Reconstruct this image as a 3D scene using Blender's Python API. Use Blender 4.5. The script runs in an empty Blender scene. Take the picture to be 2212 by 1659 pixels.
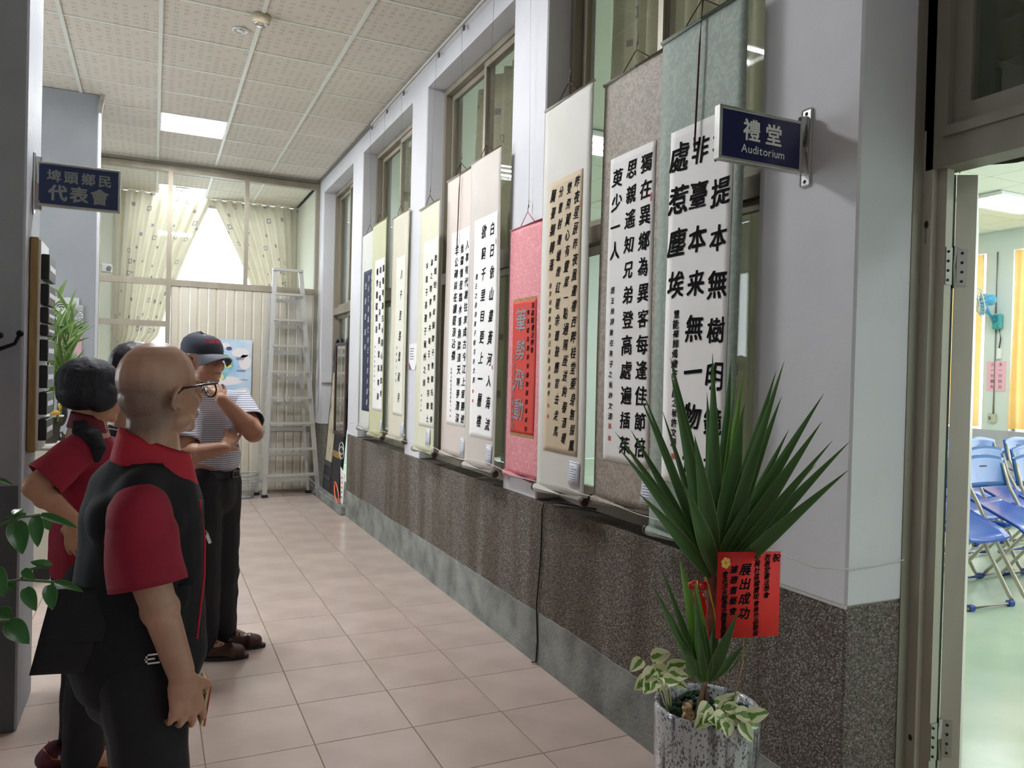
import bpy, bmesh, math, random
from mathutils import Vector, Matrix, Euler, noise
V = Vector
PI = math.pi
random.seed(7)
S = bpy.context.scene
COL = S.collection

# ------------------------------------------------------------------ camera, world, exposure
cam = bpy.data.cameras.new('camera')
cam.sensor_fit = 'HORIZONTAL'; cam.sensor_width = 36.0
cam.lens = 1655.4 / 2212 * 36.0
cam.clip_start = 0.05; cam.clip_end = 200
camo = bpy.data.objects.new('camera', cam); COL.objects.link(camo)
yaw, pit, rol = math.radians(25.125), math.radians(-0.631), math.radians(1.474)
f_ = V((math.sin(yaw)*math.cos(pit), math.cos(yaw)*math.cos(pit), math.sin(pit)))
r0 = V((math.cos(yaw), -math.sin(yaw), 0)); u0 = r0.cross(f_)
r_ = r0*math.cos(rol) + u0*math.sin(rol); u_ = -r0*math.sin(rol) + u0*math.cos(rol)
M = Matrix((r_, u_, -f_)).transposed().to_4x4(); M.translation = V((0, 0, 1.4742))
camo.matrix_world = M
S.camera = camo

w = bpy.data.worlds.new('world'); S.world = w; w.use_nodes = True
bg = w.node_tree.nodes['Background']; bg.inputs[0].default_value = (0.86, 0.93, 1.0, 1); bg.inputs[1].default_value = 1.9
S.view_settings.view_transform = 'Standard'; S.view_settings.look = 'None'
S.view_settings.gamma = 1.0; S.view_settings.use_curve_mapping = False
S.view_settings.exposure = 1.8
S.cycles.max_bounces = 8; S.cycles.transparent_max_bounces = 12; S.cycles.sample_clamp_indirect = 6
S.cycles.caustics_reflective = False; S.cycles.caustics_refractive = False
TUBE = 120.0        # strength of the fluorescent tubes in the hall
TUBE2 = 12.0       # strength of the lamps in the auditorium

# ------------------------------------------------------------------ materials
def srgb(c):
    return tuple(((x/255)/12.92 if x/255 <= 0.04045 else ((x/255+0.055)/1.055)**2.4) for x in c) + (1,)
MATS = {}
def mat(name, col, rough=0.6, metal=0.0, col2=None, scale=8.0, bump=0.0, bscale=None, rnd=0.0, spec=0.5, detail=4, ramp=(0.35, 0.65), stretch=None, sheen=0, coat=0, trans=0):
    """noise mixed two-colour material with optional bump; rnd: per-object value jitter"""
    if name in MATS: return MATS[name]
    m = bpy.data.materials.new(name); m.use_nodes = True; nt = m.node_tree; N = nt.nodes; L = nt.links
    b = N['Principled BSDF']; b.inputs['Roughness'].default_value = rough; b.inputs['Metallic'].default_value = metal
    b.inputs['Specular IOR Level'].default_value = spec
    if coat: b.inputs['Coat Weight'].default_value = coat; b.inputs['Coat Roughness'].default_value = 0.08
    if trans: b.inputs['Transmission Weight'].default_value = trans
    c1 = srgb(col); out = None
    tc = N.new('ShaderNodeTexCoord'); vec = tc.outputs['Object']
    if stretch:
        mp = N.new('ShaderNodeMapping'); mp.inputs['Scale'].default_value = stretch
        L.new(vec, mp.inputs[0]); vec = mp.outputs[0]
    if col2:
        n = N.new('ShaderNodeTexNoise'); n.inputs['Scale'].default_value = scale; n.inputs['Detail'].default_value = detail
        L.new(vec, n.inputs['Vector'])
        r = N.new('ShaderNodeValToRGB'); r.color_ramp.elements[0].position = ramp[0]; r.color_ramp.elements[1].position = ramp[1]
        r.color_ramp.elements[0].color = c1; r.color_ramp.elements[1].color = srgb(col2)
        L.new(n.outputs['Fac'], r.inputs[0]); out = r.outputs[0]
    else:
        b.inputs['Base Color'].default_value = c1
        if rnd:
            rg = N.new('ShaderNodeRGB'); rg.outputs[0].default_value = c1; out = rg.outputs[0]
    if rnd:
        oi = N.new('ShaderNodeObjectInfo'); mr = N.new('ShaderNodeMapRange')
        mr.inputs['To Min'].default_value = 1-rnd; mr.inputs['To Max'].default_value = 1+rnd
        L.new(oi.outputs['Random'], mr.inputs['Value'])
        hs = N.new('ShaderNodeHueSaturation'); L.new(mr.outputs[0], hs.inputs['Value']); L.new(out, hs.inputs['Color']); out = hs.outputs[0]
    if out: L.new(out, b.inputs['Base Color'])
    if bump:
        n2 = N.new('ShaderNodeTexNoise'); n2.inputs['Scale'].default_value = bscale or scale; n2.inputs['Detail'].default_value = 5
        L.new(tc.outputs['Object'], n2.inputs['Vector'])
        bp = N.new('ShaderNodeBump'); bp.inputs['Strength'].default_value = bump; bp.inputs['Distance'].default_value = 0.01
        L.new(n2.outputs['Fac'], bp.inputs['Height']); L.new(bp.outputs[0], b.inputs['Normal'])
    MATS[name] = m; return m
def emit(name, col, st):
    m = bpy.data.materials.new(name); m.use_nodes = True; nt = m.node_tree
    e = nt.nodes.new('ShaderNodeEmission'); e.inputs[0].default_value = srgb(col); e.inputs[1].default_value = st
    nt.links.new(e.outputs[0], nt.nodes['Material Output'].inputs[0]); return m
def node_math(nt, op, a, b=None):
    n = nt.nodes.new('ShaderNodeMath'); n.operation = op
    for i, x in enumerate((a, b)):
        if x is None: continue
        if isinstance(x, (int, float)): n.inputs[i].default_value = x
        else: nt.links.new(x, n.inputs[i])
    return n.outputs[0]

plaster = mat('white_plaster', (219, 219, 223), 0.75, col2=(209, 209, 213), scale=1.6, bump=0.35, bscale=9)
grey_paint = mat('grey_blue_paint', (168, 172, 178), 0.6, col2=(156, 160, 166), scale=2, bump=0.2, bscale=30)
dado_paint = mat('dark_grey_dado', (92, 94, 99), 0.6, bump=0.15, bscale=40)
concrete = mat('bare_concrete', (150, 153, 148), 0.85, col2=(112, 114, 110), scale=6, bump=0.5, bscale=60, detail=8)
grout = mat('grout', (140, 118, 106), 0.9)
tile_m = mat('pinkish_floor_tile', (205, 186, 176), 0.2, col2=(193, 174, 164), scale=3.5, rnd=0.03, spec=0.55, bump=0.03, bscale=14, detail=6)
alu = mat('aluminium', (196, 196, 192), 0.38, 0.85, col2=(176, 176, 170), scale=12)
alu_beige = mat('beige_anodised_aluminium', (160, 152, 136), 0.5, 0.3, col2=(146, 138, 122), scale=5, stretch=(1, 1, 0.2))
alu_dark = mat('weathered_aluminium', (152, 148, 134), 0.5, 0.35, col2=(136, 131, 118), scale=2.5, stretch=(2, 2, 0.4))
alu_light = mat('lit_weathered_aluminium', (194, 188, 174), 0.45, 0.3, col2=(174, 168, 154), scale=2.5, stretch=(2, 2, 0.4))
chrome = mat('bright_metal', (215, 215, 215), 0.15, 1.0)
black_m = mat('black_plastic', (22, 22, 26), 0.4)
darkwood = mat('dark_red_wood', (62, 34, 30), 0.35, col2=(44, 24, 22), scale=20)
white_m = mat('white_enamel', (232, 232, 230), 0.45)
ceil_grid = mat('white_grid_bar', (226, 228, 218), 0.5)
trans_m = None
def glass_mat(name, tint, refl=1.0):
    m = bpy.data.materials.new(name); m.use_nodes = True; nt = m.node_tree; N = nt.nodes; L = nt.links
    for n in list(N):
        if n.type == 'BSDF_PRINCIPLED': N.remove(n)
    t = N.new('ShaderNodeBsdfTransparent'); t.inputs[0].default_value = tint
    g = N.new('ShaderNodeBsdfGlossy'); g.inputs['Roughness'].default_value = 0.01
    fr = N.new('ShaderNodeFresnel'); fr.inputs[0].default_value = 1.5
    ge = N.new('ShaderNodeNewGeometry'); io = N.new('ShaderNodeMapRange'); io.inputs['To Min'].default_value = 1.5; io.inputs['To Max'].default_value = 1/1.5
    L.new(ge.outputs['Backfacing'], io.inputs[0]); L.new(io.outputs[0], fr.inputs[0])
    mx = N.new('ShaderNodeMixShader'); k = node_math(nt, 'MULTIPLY', fr.outputs[0], refl)
    L.new(k, mx.inputs[0]); L.new(t.outputs[0], mx.inputs[1]); L.new(g.outputs[0], mx.inputs[2])
    L.new(mx.outputs[0], N['Material Output'].inputs[0]); return m
glass = glass_mat('window_glass', (0.94, 0.95, 0.94, 1))

def pebble_mat():
    m = bpy.data.materials.new('washed_pebble_dash'); m.use_nodes = True; nt = m.node_tree; N = nt.nodes; L = nt.links
    b = N['Principled BSDF']; b.inputs['Roughness'].default_value = 0.8
    tc = N.new('ShaderNodeTexCoord')
    vo = N.new('ShaderNodeTexVoronoi'); vo.inputs['Scale'].default_value = 175; L.new(tc.outputs['Object'], vo.inputs['Vector'])
    sh = N.new('ShaderNodeSeparateColor'); L.new(vo.outputs['Color'], sh.inputs[0])
    r = N.new('ShaderNodeValToRGB'); e = r.color_ramp.elements
    e[0].position = 0.0; e[0].color = srgb((86, 80, 74)); e[1].position = 1.0; e[1].color = srgb((170, 162, 153))
    x = e.new(0.3); x.color = srgb((118, 110, 102)); x = e.new(0.7); x.color = srgb((134, 126, 117))
    L.new(sh.outputs[0], r.inputs[0])
    d = N.new('ShaderNodeMapRange'); d.inputs['From Min'].default_value = 0.25; d.inputs['From Max'].default_value = 0.75
    d.inputs['To Min'].default_value = 1.0; d.inputs['To Max'].default_value = 0.55
    L.new(vo.outputs['Distance'], d.inputs['Value'])
    mul = N.new('ShaderNodeMix'); mul.data_type = 'RGBA'; mul.blend_type = 'MULTIPLY'; mul.inputs[0].default_value = 1
    L.new(r.outputs[0], mul.inputs['A']); L.new(d.outputs[0], mul.inputs['B'])
    # vertical water stains
    mp = N.new('ShaderNodeMapping'); mp.inputs['Scale'].default_value = (3, 3, 0.25); L.new(tc.outputs['Object'], mp.inputs[0])
    n = N.new('ShaderNodeTexNoise'); n.inputs['Scale'].default_value = 1.6; L.new(mp.outputs[0], n.inputs['Vector'])
    r2 = N.new('ShaderNodeValToRGB'); r2.color_ramp.elements[0].color = srgb((205, 196, 180)); r2.color_ramp.elements[0].position = .38
    r2.color_ramp.elements[1].color = srgb((255, 255, 255)); r2.color_ramp.elements[1].position = .6
    L.new(n.outputs[0], r2.inputs[0])
    m2 = N.new('ShaderNodeMix'); m2.data_type = 'RGBA'; m2.blend_type = 'MULTIPLY'; m2.inputs[0].default_value = 1
    L.new(mul.outputs['Result'], m2.inputs['A']); L.new(r2.outputs[0], m2.inputs['B']); L.new(m2.outputs['Result'], b.inputs['Base Color'])
    bp = N.new('ShaderNodeBump'); bp.inputs['Strength'].default_value = 0.9; bp.inputs['Distance'].default_value = 0.004; bp.invert = True
    L.new(vo.outputs['Distance'], bp.inputs['Height']); L.new(bp.outputs[0], b.inputs['Normal'])
    return m
pebble = pebble_mat()

def ceiling_tile_mat():
    m = bpy.data.materials.new('printed_ceiling_tile'); m.use_nodes = True; nt = m.node_tree; N = nt.nodes; L = nt.links
    b = N['Principled BSDF']; b.inputs['Roughness'].default_value = 0.8
    tc = N.new('ShaderNodeTexCoord'); sp = N.new('ShaderNodeSeparateXYZ'); L.new(tc.outputs['Object'], sp.inputs[0])
    x, y = sp.outputs[0], sp.outputs[1]
    cell = 0.0603
    def fr(a, k, off=0.0):
        return node_math(nt, 'FRACT', node_math(nt, 'ADD', node_math(nt, 'DIVIDE', a, k), 50.0+off))
    wn = N.new('ShaderNodeTexWhiteNoise'); wn.noise_dimensions = '2D'; cb = N.new('ShaderNodeCombineXYZ')
    L.new(node_math(nt, 'FLOOR', node_math(nt, 'DIVIDE', x, cell)), cb.inputs[0]); L.new(node_math(nt, 'FLOOR', node_math(nt, 'DIVIDE', y, cell)), cb.inputs[1])
    L.new(cb.outputs[0], wn.inputs['Vector'])
    def band(a, c, wd): return node_math(nt, 'LESS_THAN', node_math(nt, 'ABSOLUTE', node_math(nt, 'SUBTRACT', a, c)), wd)
    fx, fy = fr(x, cell), fr(y, cell)
    v = node_math(nt, 'MAXIMUM', band(fx, .38, .045), band(fx, .62, .045)); v = node_math(nt, 'MULTIPLY', v, band(fy, .5, .30))
    h = node_math(nt, 'MAXIMUM', band(fy, .36, .045), band(fy, .64, .045)); h = node_math(nt, 'MULTIPLY', h, band(fx, .5, .30))
    k = node_math(nt, 'MAXIMUM', v, h)
    nb = N.new('ShaderNodeTexNoise'); nb.inputs['Scale'].default_value = 95; L.new(tc.outputs['Object'], nb.inputs['Vector'])
    k = node_math(nt, 'MULTIPLY', k, node_math(nt, 'GREATER_THAN', nb.outputs[0], 0.48))
    k = node_math(nt, 'MULTIPLY', k, node_math(nt, 'GREATER_THAN', wn.outputs[0], 0.35))
    mx = N.new('ShaderNodeMix'); mx.data_type = 'RGBA'; mx.inputs['A'].default_value = srgb((216, 208, 194)); mx.inputs['B'].default_value = srgb((176, 166, 155))
    L.new(k, mx.inputs[0])
    oi = N.new('ShaderNodeObjectInfo'); mr = N.new('ShaderNodeMapRange'); mr.inputs['To Min'].default_value = .96; mr.inputs['To Max'].default_value = 1.03
    L.new(oi.outputs['Random'], mr.inputs[0]); hs = N.new('ShaderNodeHueSaturation'); L.new(mr.outputs[0], hs.inputs['Value']); L.new(mx.outputs['Result'], hs.inputs['Color'])
    L.new(hs.outputs[0], b.inputs['Base Color']); return m
ceil_tile = ceiling_tile_mat()

def curtain_mat(name, c1, c2, motif=None, trans=0.5):
    """thin woven cloth: diffuse + translucent; printed little squares and dots"""
    m = bpy.data.materials.new(name); m.use_nodes = True; nt = m.node_tree; N = nt.nodes; L = nt.links
    for n in list(N):
        if n.type == 'BSDF_PRINCIPLED': N.remove(n)
    tc = N.new('ShaderNodeTexCoord'); uv = tc.outputs['UV']
    nz = N.new('ShaderNodeTexNoise'); nz.inputs['Scale'].default_value = 6; L.new(uv, nz.inputs['Vector'])
    mx = N.new('ShaderNodeMix'); mx.data_type = 'RGBA'; mx.inputs['A'].default_value = srgb(c1); mx.inputs['B'].default_value = srgb(c2); L.new(nz.outputs[0], mx.inputs[0])
    col = mx.outputs['Result']
    if motif:
        vo = N.new('ShaderNodeTexVoronoi'); vo.voronoi_dimensions = '2D'; vo.distance = 'CHEBYCHEV'; vo.inputs['Scale'].default_value = 5.6; vo.inputs['Randomness'].default_value = 0.9; L.new(uv, vo.inputs['Vector'])
        sc = N.new('ShaderNodeSeparateColor'); L.new(vo.outputs['Color'], sc.inputs[0])
        a = node_math(nt, 'LESS_THAN', vo.outputs['Distance'], node_math(nt, 'ADD', node_math(nt, 'MULTIPLY', sc.outputs[0], 0.13), 0.07))
        ring = node_math(nt, 'GREATER_THAN', vo.outputs['Distance'], 0.10); big = node_math(nt, 'LESS_THAN', sc.outputs[0], 0.55)
        a = node_math(nt, 'MULTIPLY', a, node_math(nt, 'MAXIMUM', ring, big)); a = node_math(nt, 'MULTIPLY', a, node_math(nt, 'GREATER_THAN', sc.outputs[1], 0.42))
        a = node_math(nt, 'MULTIPLY', a, 0.75)
        m3 = N.new('ShaderNodeMix'); m3.data_type = 'RGBA'; m3.inputs['B'].default_value = srgb(motif); L.new(a, m3.inputs[0]); L.new(col, m3.inputs['A']); col = m3.outputs['Result']
    d = N.new('ShaderNodeBsdfDiffuse'); t = N.new('ShaderNodeBsdfTranslucent'); L.new(col, d.inputs[0]); L.new(col, t.inputs[0])
    ms = N.new('ShaderNodeMixShader'); ms.inputs[0].default_value = trans; L.new(d.outputs[0], ms.inputs[1]); L.new(t.outputs[0], ms.inputs[2])
    L.new(ms.outputs[0], N['Material Output'].inputs[0]); return m
cur_green = curtain_mat('pale_green_printed_curtain', (178, 174, 150), (162, 158, 134), (84, 82, 98), 0.22)
cur_back = curtain_mat('pale_yellow_printed_curtain', (216, 209, 190), (204, 197, 177), (110, 102, 128), 0.22)
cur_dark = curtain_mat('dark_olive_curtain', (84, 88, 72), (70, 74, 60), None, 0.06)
cur_gold = curtain_mat('ochre_curtain', (226, 190, 128), (214, 176, 112), None, 0.45)

# ------------------------------------------------------------------ mesh helpers
def axes(d, up=V((0, 0, 1))):
    d = d.normalized(); s = d.cross(up)
    if s.length < 1e-4: s = d.cross(V((0, 1, 0)))
    s.normalize(); return s, s.cross(d).normalized(), d
class MB:
    def __init__(s): s.b = bmesh.new(); s.b.loops.layers.uv.new('UVMap')
    def box(s, x0, x1, y0, y1, z0, z1, bev=0.0, rot=None, piv=None):
        r = bmesh.ops.create_cube(s.b, size=1)['verts']
        sc = V((x1-x0, y1-y0, z1-z0)); c = V(((x0+x1)/2, (y0+y1)/2, (z0+z1)/2))
        for v in r: v.co = V((v.co.x*sc.x, v.co.y*sc.y, v.co.z*sc.z)) + c
        if bev:
            ed = list({e for v in r for e in v.link_edges})
            r = bmesh.ops.bevel(s.b, geom=ed, offset=bev, segments=1, affect='EDGES')['verts']
        if rot is not None:
            p = piv or c; R = rot.to_matrix() if isinstance(rot, Euler) else rot
            for v in {v for v in r}: v.co = R @ (v.co-p) + p
        return r
    def beam(s, p0, p1, w_, h_, up=V((0, 0, 1))):
        p0, p1 = V(p0), V(p1); a, b, d = axes(p1-p0, V(up)); q = []
        for p in (p0, p1):
            q.append([s.b.verts.new(p+a*i*w_/2+b*j*h_/2) for i, j in ((-1, -1), (1, -1), (1, 1), (-1, 1))])
        A, B = q; s.b.faces.new(A[::-1]); s.b.faces.new(B)
        for i in range(4): s.b.faces.new((A[i], A[(i+1) % 4], B[(i+1) % 4], B[i]))
    def tube(s, pts, r, n=8, caps=True, sq=1.0, up=V((0, 0, 1)), smooth=True):
        pts = [V(p) for p in pts]; rings = []; rr = r if isinstance(r, (list, tuple)) else [r]*len(pts)
        ref = None
        for i, p in enumerate(pts):
            d = (pts[min(i+1, len(pts)-1)] - pts[max(i-1, 0)])
            if ref is None: a, b, _ = axes(d, V(up))
            else:
                dn = d.normalized(); a = (ref - dn*ref.dot(dn)).normalized(); b = a.cross(dn)*-1
            ref = a
            rings.append([s.b.verts.new(p + a*math.cos(2*PI*k/n)*rr[i] + b*math.sin(2*PI*k/n)*rr[i]*sq) for k in range(n)])
        for A, B in zip(rings, rings[1:]):
            for k in range(n):
                f = s.b.faces.new((A[k], A[(k+1) % n], B[(k+1) % n], B[k])); f.smooth = smooth
        if caps: s.b.faces.new(rings[0][::-1]); s.b.faces.new(rings[-1])
        return rings
    def lathe(s, prof, c=(0, 0, 0), n=24, sx=1, sy=1, fn=None, caps=True):
        c = V(c); rings = []
        for r, z in prof:
            ring = []
            for k in range(n):
                a = 2*PI*k/n; rr = fn(r, z, a) if fn else r
                ring.append(s.b.verts.new(c+V((math.cos(a)*rr*sx, math.sin(a)*rr*sy, z))))
            rings.append(ring)
        for A, B in zip(rings, rings[1:]):
            for k in range(n):
                f = s.b.faces.new((A[k], A[(k+1) % n], B[(k+1) % n], B[k])); f.smooth = True
        if caps:
            s.b.faces.new(rings[0][::-1]); s.b.faces.new(rings[-1])
    def ell(s, c, r, rot=None, n=16, m=10):
        c = V(c); r = V(r) if not isinstance(r, (int, float)) else V((r, r, r)); R = rot.to_matrix() if isinstance(rot, Euler) else (rot or Matrix.Identity(3))
        rr = bmesh.ops.create_uvsphere(s.b, u_segments=n, v_segments=m, radius=1)['verts']
        for v in rr: v.co = R @ V((v.co.x*r.x, v.co.y*r.y, v.co.z*r.z)) + c
        for f in {f for v in rr for f in v.link_faces}: f.smooth = True
    def cap(s, p0, p1, a, b, n=14, sq=1.0, side=None):
        """tapered capsule; sq flattens along the axis perpendicular to side"""
        p0, p1 = V(p0), V(p1); d = (p1-p0); L_ = d.length; d.normalize()
        up = V(side) if side is not None else V((0, 0, 1))
        s1 = (up - d*up.dot(d)); s1 = s1.normalized() if s1.length > 1e-4 else axes(d)[0]; s2 = d.cross(s1)
        rows = []
        for t in (-1, -.85, -.5): rows.append((p0 + d*a*t, a*math.sqrt(max(0.0004, 1-t*t))))
        for t in (0, .33, .66, 1): rows.append((p0+d*L_*t, a+(b-a)*t))
        for t in (.5, .85, 1): rows.append((p1+d*b*t, b*math.sqrt(max(0.0004, 1-t*t))))
        rings = [[s.b.verts.new(p + s1*math.cos(2*PI*k/n)*r + s2*math.sin(2*PI*k/n)*r*sq) for k in range(n)] for p, r in rows]
        for A, B in zip(rings, rings[1:]):
            for k in range(n): s.b.faces.new((A[k], A[(k+1) % n], B[(k+1) % n], B[k])).smooth = True
        s.b.faces.new(rings[0][::-1]); s.b.faces.new(rings[-1])
    def poly(s, pts, flip=False, sm=False):
        vs = [s.b.verts.new(V(p)) for p in pts]
        f = s.b.faces.new(vs[::-1] if flip else vs); f.smooth = sm; return f
    def prism(s, pts, d):
        """closed outline pts extruded by vector d"""
        d = V(d); A = [s.b.verts.new(V(p)) for p in pts]; B = [s.b.verts.new(V(p)+d) for p in pts]
        s.b.faces.new(A[::-1]); s.b.faces.new(B); n = len(A)
        for k in range(n): s.b.faces.new((A[k], A[(k+1) % n], B[(k+1) % n], B[k]))
    def grid(s, fn, nu, nv, thick=None, smooth=True, uvs=(1, 1)):
        """surface fn(u,v); optional thickness vector gives it a back"""
        uvl = s.b.loops.layers.uv.active
        g = [[s.b.verts.new(V(fn(i/nu, j/nv))) for j in range(nv+1)] for i in range(nu+1)]
        for i in range(nu):
            for j in range(nv):
                f = s.b.faces.new((g[i][j], g[i+1][j], g[i+1][j+1], g[i][j+1])); f.smooth = smooth
                for lp, (a, b_) in zip(f.loops, ((i, j), (i+1, j), (i+1, j+1), (i, j+1))): lp[uvl].uv = (a/nu*uvs[0], b_/nv*uvs[1])
        if thick is not None:
            t = V(thick); h = [[s.b.verts.new(g[i][j].co+t) for j in range(nv+1)] for i in range(nu+1)]
            for i in range(nu):
                for j in range(nv):
                    s.b.faces.new((h[i][j+1], h[i+1][j+1], h[i+1][j], h[i][j])).smooth = smooth
            for i in range(nu):
                s.b.faces.new((g[i][0], h[i][0], h[i+1][0], g[i+1][0])); s.b.faces.new((g[i][nv], g[i+1][nv], h[i+1][nv], h[i][nv]))
            for j in range(nv):
                s.b.faces.new((g[0][j], g[0][j+1], h[0][j+1], h[0][j])); s.b.faces.new((g[nu][j], h[nu][j], h[nu][j+1], g[nu][j+1]))
    def mesh(s, name, fixn=True):
        if fixn: bmesh.ops.recalc_face_normals(s.b, faces=s.b.faces[:])
        me = bpy.data.meshes.new(name); s.b.to_mesh(me); s.b.free(); return me
    def build(s, name, m, parent=None, fixn=True):
        return add(name, s.mesh(name, fixn), m, parent)
def rootpos(o):
    p = V((0, 0, 0))
    while o: p += o.location; o = o.parent
    return p
def add(name, me, m, parent=None, origin=None):
    """mesh given in world coordinates; stored relative to its thing's base"""
    if m is not None:
        me.materials.clear()
        for x in (m if isinstance(m, (list, tuple)) else [m]): me.materials.append(x)
    o = bpy.data.objects.new(name, me); COL.objects.link(o)
    if parent is not None:
        me.transform(Matrix.Translation(-rootpos(parent))); o.parent = parent
    elif origin is not None:
        me.transform(Matrix.Translation(-V(origin))); o.location = V(origin)
    return o
def thing(name, loc, label, cat, group=None):
    o = bpy.data.objects.new(name, None); COL.objects.link(o); o.location = V(loc); o.empty_display_size = 0.05
    o['label'] = label; o['category'] = cat
    if group: o['group'] = group
    return o
def tag(o, label, cat, group=None, kind=None):
    o['label'] = label; o['category'] = cat
    if group: o['group'] = group
    if kind: o['kind'] = kind
    return o
def struct(name, loc=(0, 0, 0)):
    o = bpy.data.objects.new(name, None); COL.objects.link(o); o.location = V(loc); o['kind'] = 'structure'; return o
def copy_tree(o, parent=None):
    c = o.copy(); COL.objects.link(c); c.parent = parent
    for ch in [x for x in bpy.data.objects if x.parent == o and x is not c]: copy_tree(ch, c)
    return c
def box(name, m, parent, *a, **k):
    mb = MB(); mb.box(*a, **k); return mb.build(name, m, parent)

# glyphs --------------------------------------------------------------
GL = {}
def glyph(ch, off=0.0):
    k = (ch, off)
    if k not in GL:
        c = bpy.data.curves.new('g', 'FONT'); c.body = ch; c.size = 1; c.offset = off; c.resolution_u = 2
        o = bpy.data.objects.new('g', c); COL.objects.link(o); bpy.context.view_layer.update()
        me = bpy.data.meshes.new_from_object(o.evaluated_get(bpy.context.evaluated_depsgraph_get()))
        vs = [v.co.copy() for v in me.vertices]; fs = [tuple(p.vertices) for p in me.polygons]
        if vs:
            x0, x1 = min(v.x for v in vs), max(v.x for v in vs); y0, y1 = min(v.y for v in vs), max(v.y for v in vs)
        else: x0 = x1 = y0 = y1 = 0
        bpy.data.objects.remove(o); bpy.data.curves.remove(c); bpy.data.meshes.remove(me)
        GL[k] = (vs, fs, x0, x1, y0, y1)
    return GL[k]
def put_glyph(mb, ch, fn, cx, cy, sz, off=0.02, asp=1.0, shear=0.0, rot=0.0, sq=False, wob=0.0):
    """fn(u,v)->3D ; glyph centred at (cx,cy) with height sz"""
    vs, fs, x0, x1, y0, y1 = glyph(ch, 0.0)
    if not vs: return
    mx, my = ((x0+x1)/2, (y0+y1)/2)
    if ord(ch) > 0x2E80: my = 0.38; mx = 0.5
    cr, sr = math.cos(rot), math.sin(rot); sd = random.uniform(0, 50); out = []
    vs = [v.copy() for v in vs]
    if wob:
        for v in vs: v.x += wob*(noise.noise(V((v.x*3+sd, v.y*3, 0)))); v.y += wob*(noise.noise(V((v.x*3, v.y*3+sd, 5))))
    wob = 0
    shifts = ((0, 0),) if off < .008 else ((-off*.7, -off*.5), (off*.7, off*.5), (-off*.6, off*.6), (off*.6, -off*.6))
    n0 = len(vs); base = fs; fs = [tuple(i+n0*k for i in f) for k in range(len(shifts)) for f in base]
    vs = [v+V((sx, sy, 0)) for sx, sy in shifts for v in vs]
    for v in vs:
        a, b = (v.x-mx)*asp, v.y-my
        if wob:
            a += wob*(noise.noise(V((v.x*3+sd, v.y*3, 0)))); b += wob*(noise.noise(V((v.x*3, v.y*3+sd, 5))))
        a += b*shear; a, b = a*cr-b*sr, a*sr+b*cr
        out.append(mb.b.verts.new(V(fn(cx+a*sz, cy+b*sz))))
    if len(shifts) > 1:      # strokes laid over one another like brush passes: each pass sits a hair above the last
        p0 = V(fn(cx, cy)); nrm = (V(fn(cx+.001, cy))-p0).cross(V(fn(cx, cy+.001))-p0).normalized()
        for i, v in enumerate(out): v.co += nrm*(.00022*(i//n0))
    for f in fs:
        try: mb.b.faces.new([out[i] for i in f])
        except ValueError: pass
def text_line(mb, s_, fn, cx, cy, sz, off=0.02, sp=1.0, gap=0.0):
    """latin text centred at cx"""
    ws = []
    for ch in s_:
        g = glyph(ch, off); ws.append((g[3]-g[2]+0.08) if g[0] else 0.3)
    W = sum(ws)*sz+gap*sz*(len(s_)-1); x = cx-W/2
    for ch, w_ in zip(s_, ws):
        vs, fs, x0, x1, y0, y1 = glyph(ch, off)
        out = [mb.b.verts.new(V(fn(x+(v.x-x0)*sz, cy+v.y*sz))) for v in vs]
        for f in fs:
            try: mb.b.faces.new([out[i] for i in f])
            except ValueError: pass
        x += (w_+gap)*sz

# ================================================================== STRUCTURE
XW = 1.811; ZP = 0.832; ZB = 3.60; ZC = 3.792; YP = 9.55
FX = [0.6061+0.4029*k for k in range(-11, 4)]            # floor joints along the hall, last at 1.815
FY = [4.635+0.4*k for k in range(-17, 13)]
floor = struct('floor')
box('grout_bed', grout, floor, -3.9, 2.3, -2.4, 9.5, -0.12, -0.004)
tm = {}
for i in range(len(FX)-1):
    for j in range(len(FY)-1):
        x0, x1, y0, y1 = FX[i], min(FX[i+1], XW+.002), FY[j], FY[j+1]
        if y1 > 9.5 or (x0 < -1.6 and (y0 > 8 or y1 < 1.2)) : continue
        x, y = (x0+x1)/2, (y0+y1)/2
        if abs(math.degrees(math.atan2(x, y))-25.1) > 40 and y > 0.9 and x < -0.9: continue
        key = round(x1-x0, 3)
        if key not in tm:
            mb = MB(); mb.box(-(x1-x0)/2+.0018, (x1-x0)/2-.0018, -.1982, .1982, -.012, 0, bev=0.0012); tm[key] = mb.mesh('floor_tile'); tm[key].materials.append(tile_m)
        o = bpy.data.objects.new('tile', tm[key]); COL.objects.link(o); o.parent = floor
        o.location = (x, y, 0)
box('hall_floor_beyond', mat('back_room_floor', (196, 180, 168), 0.3), floor, -3.9, 1.9, 9.5, 11.5, -0.12, 0.0)

wall_r = struct('wall_right')
def wbox(n, m, *a, **k): return box(n, m, wall_r, *a, **k)
wbox('parapet', pebble, XW, 2.06, 1.57, 7.80, 0.0, ZP, bev=0.006)
wbox('parapet', pebble, XW+.02, 2.3, 1.975, 7.79, ZP-.03, ZP-.001)
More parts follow.
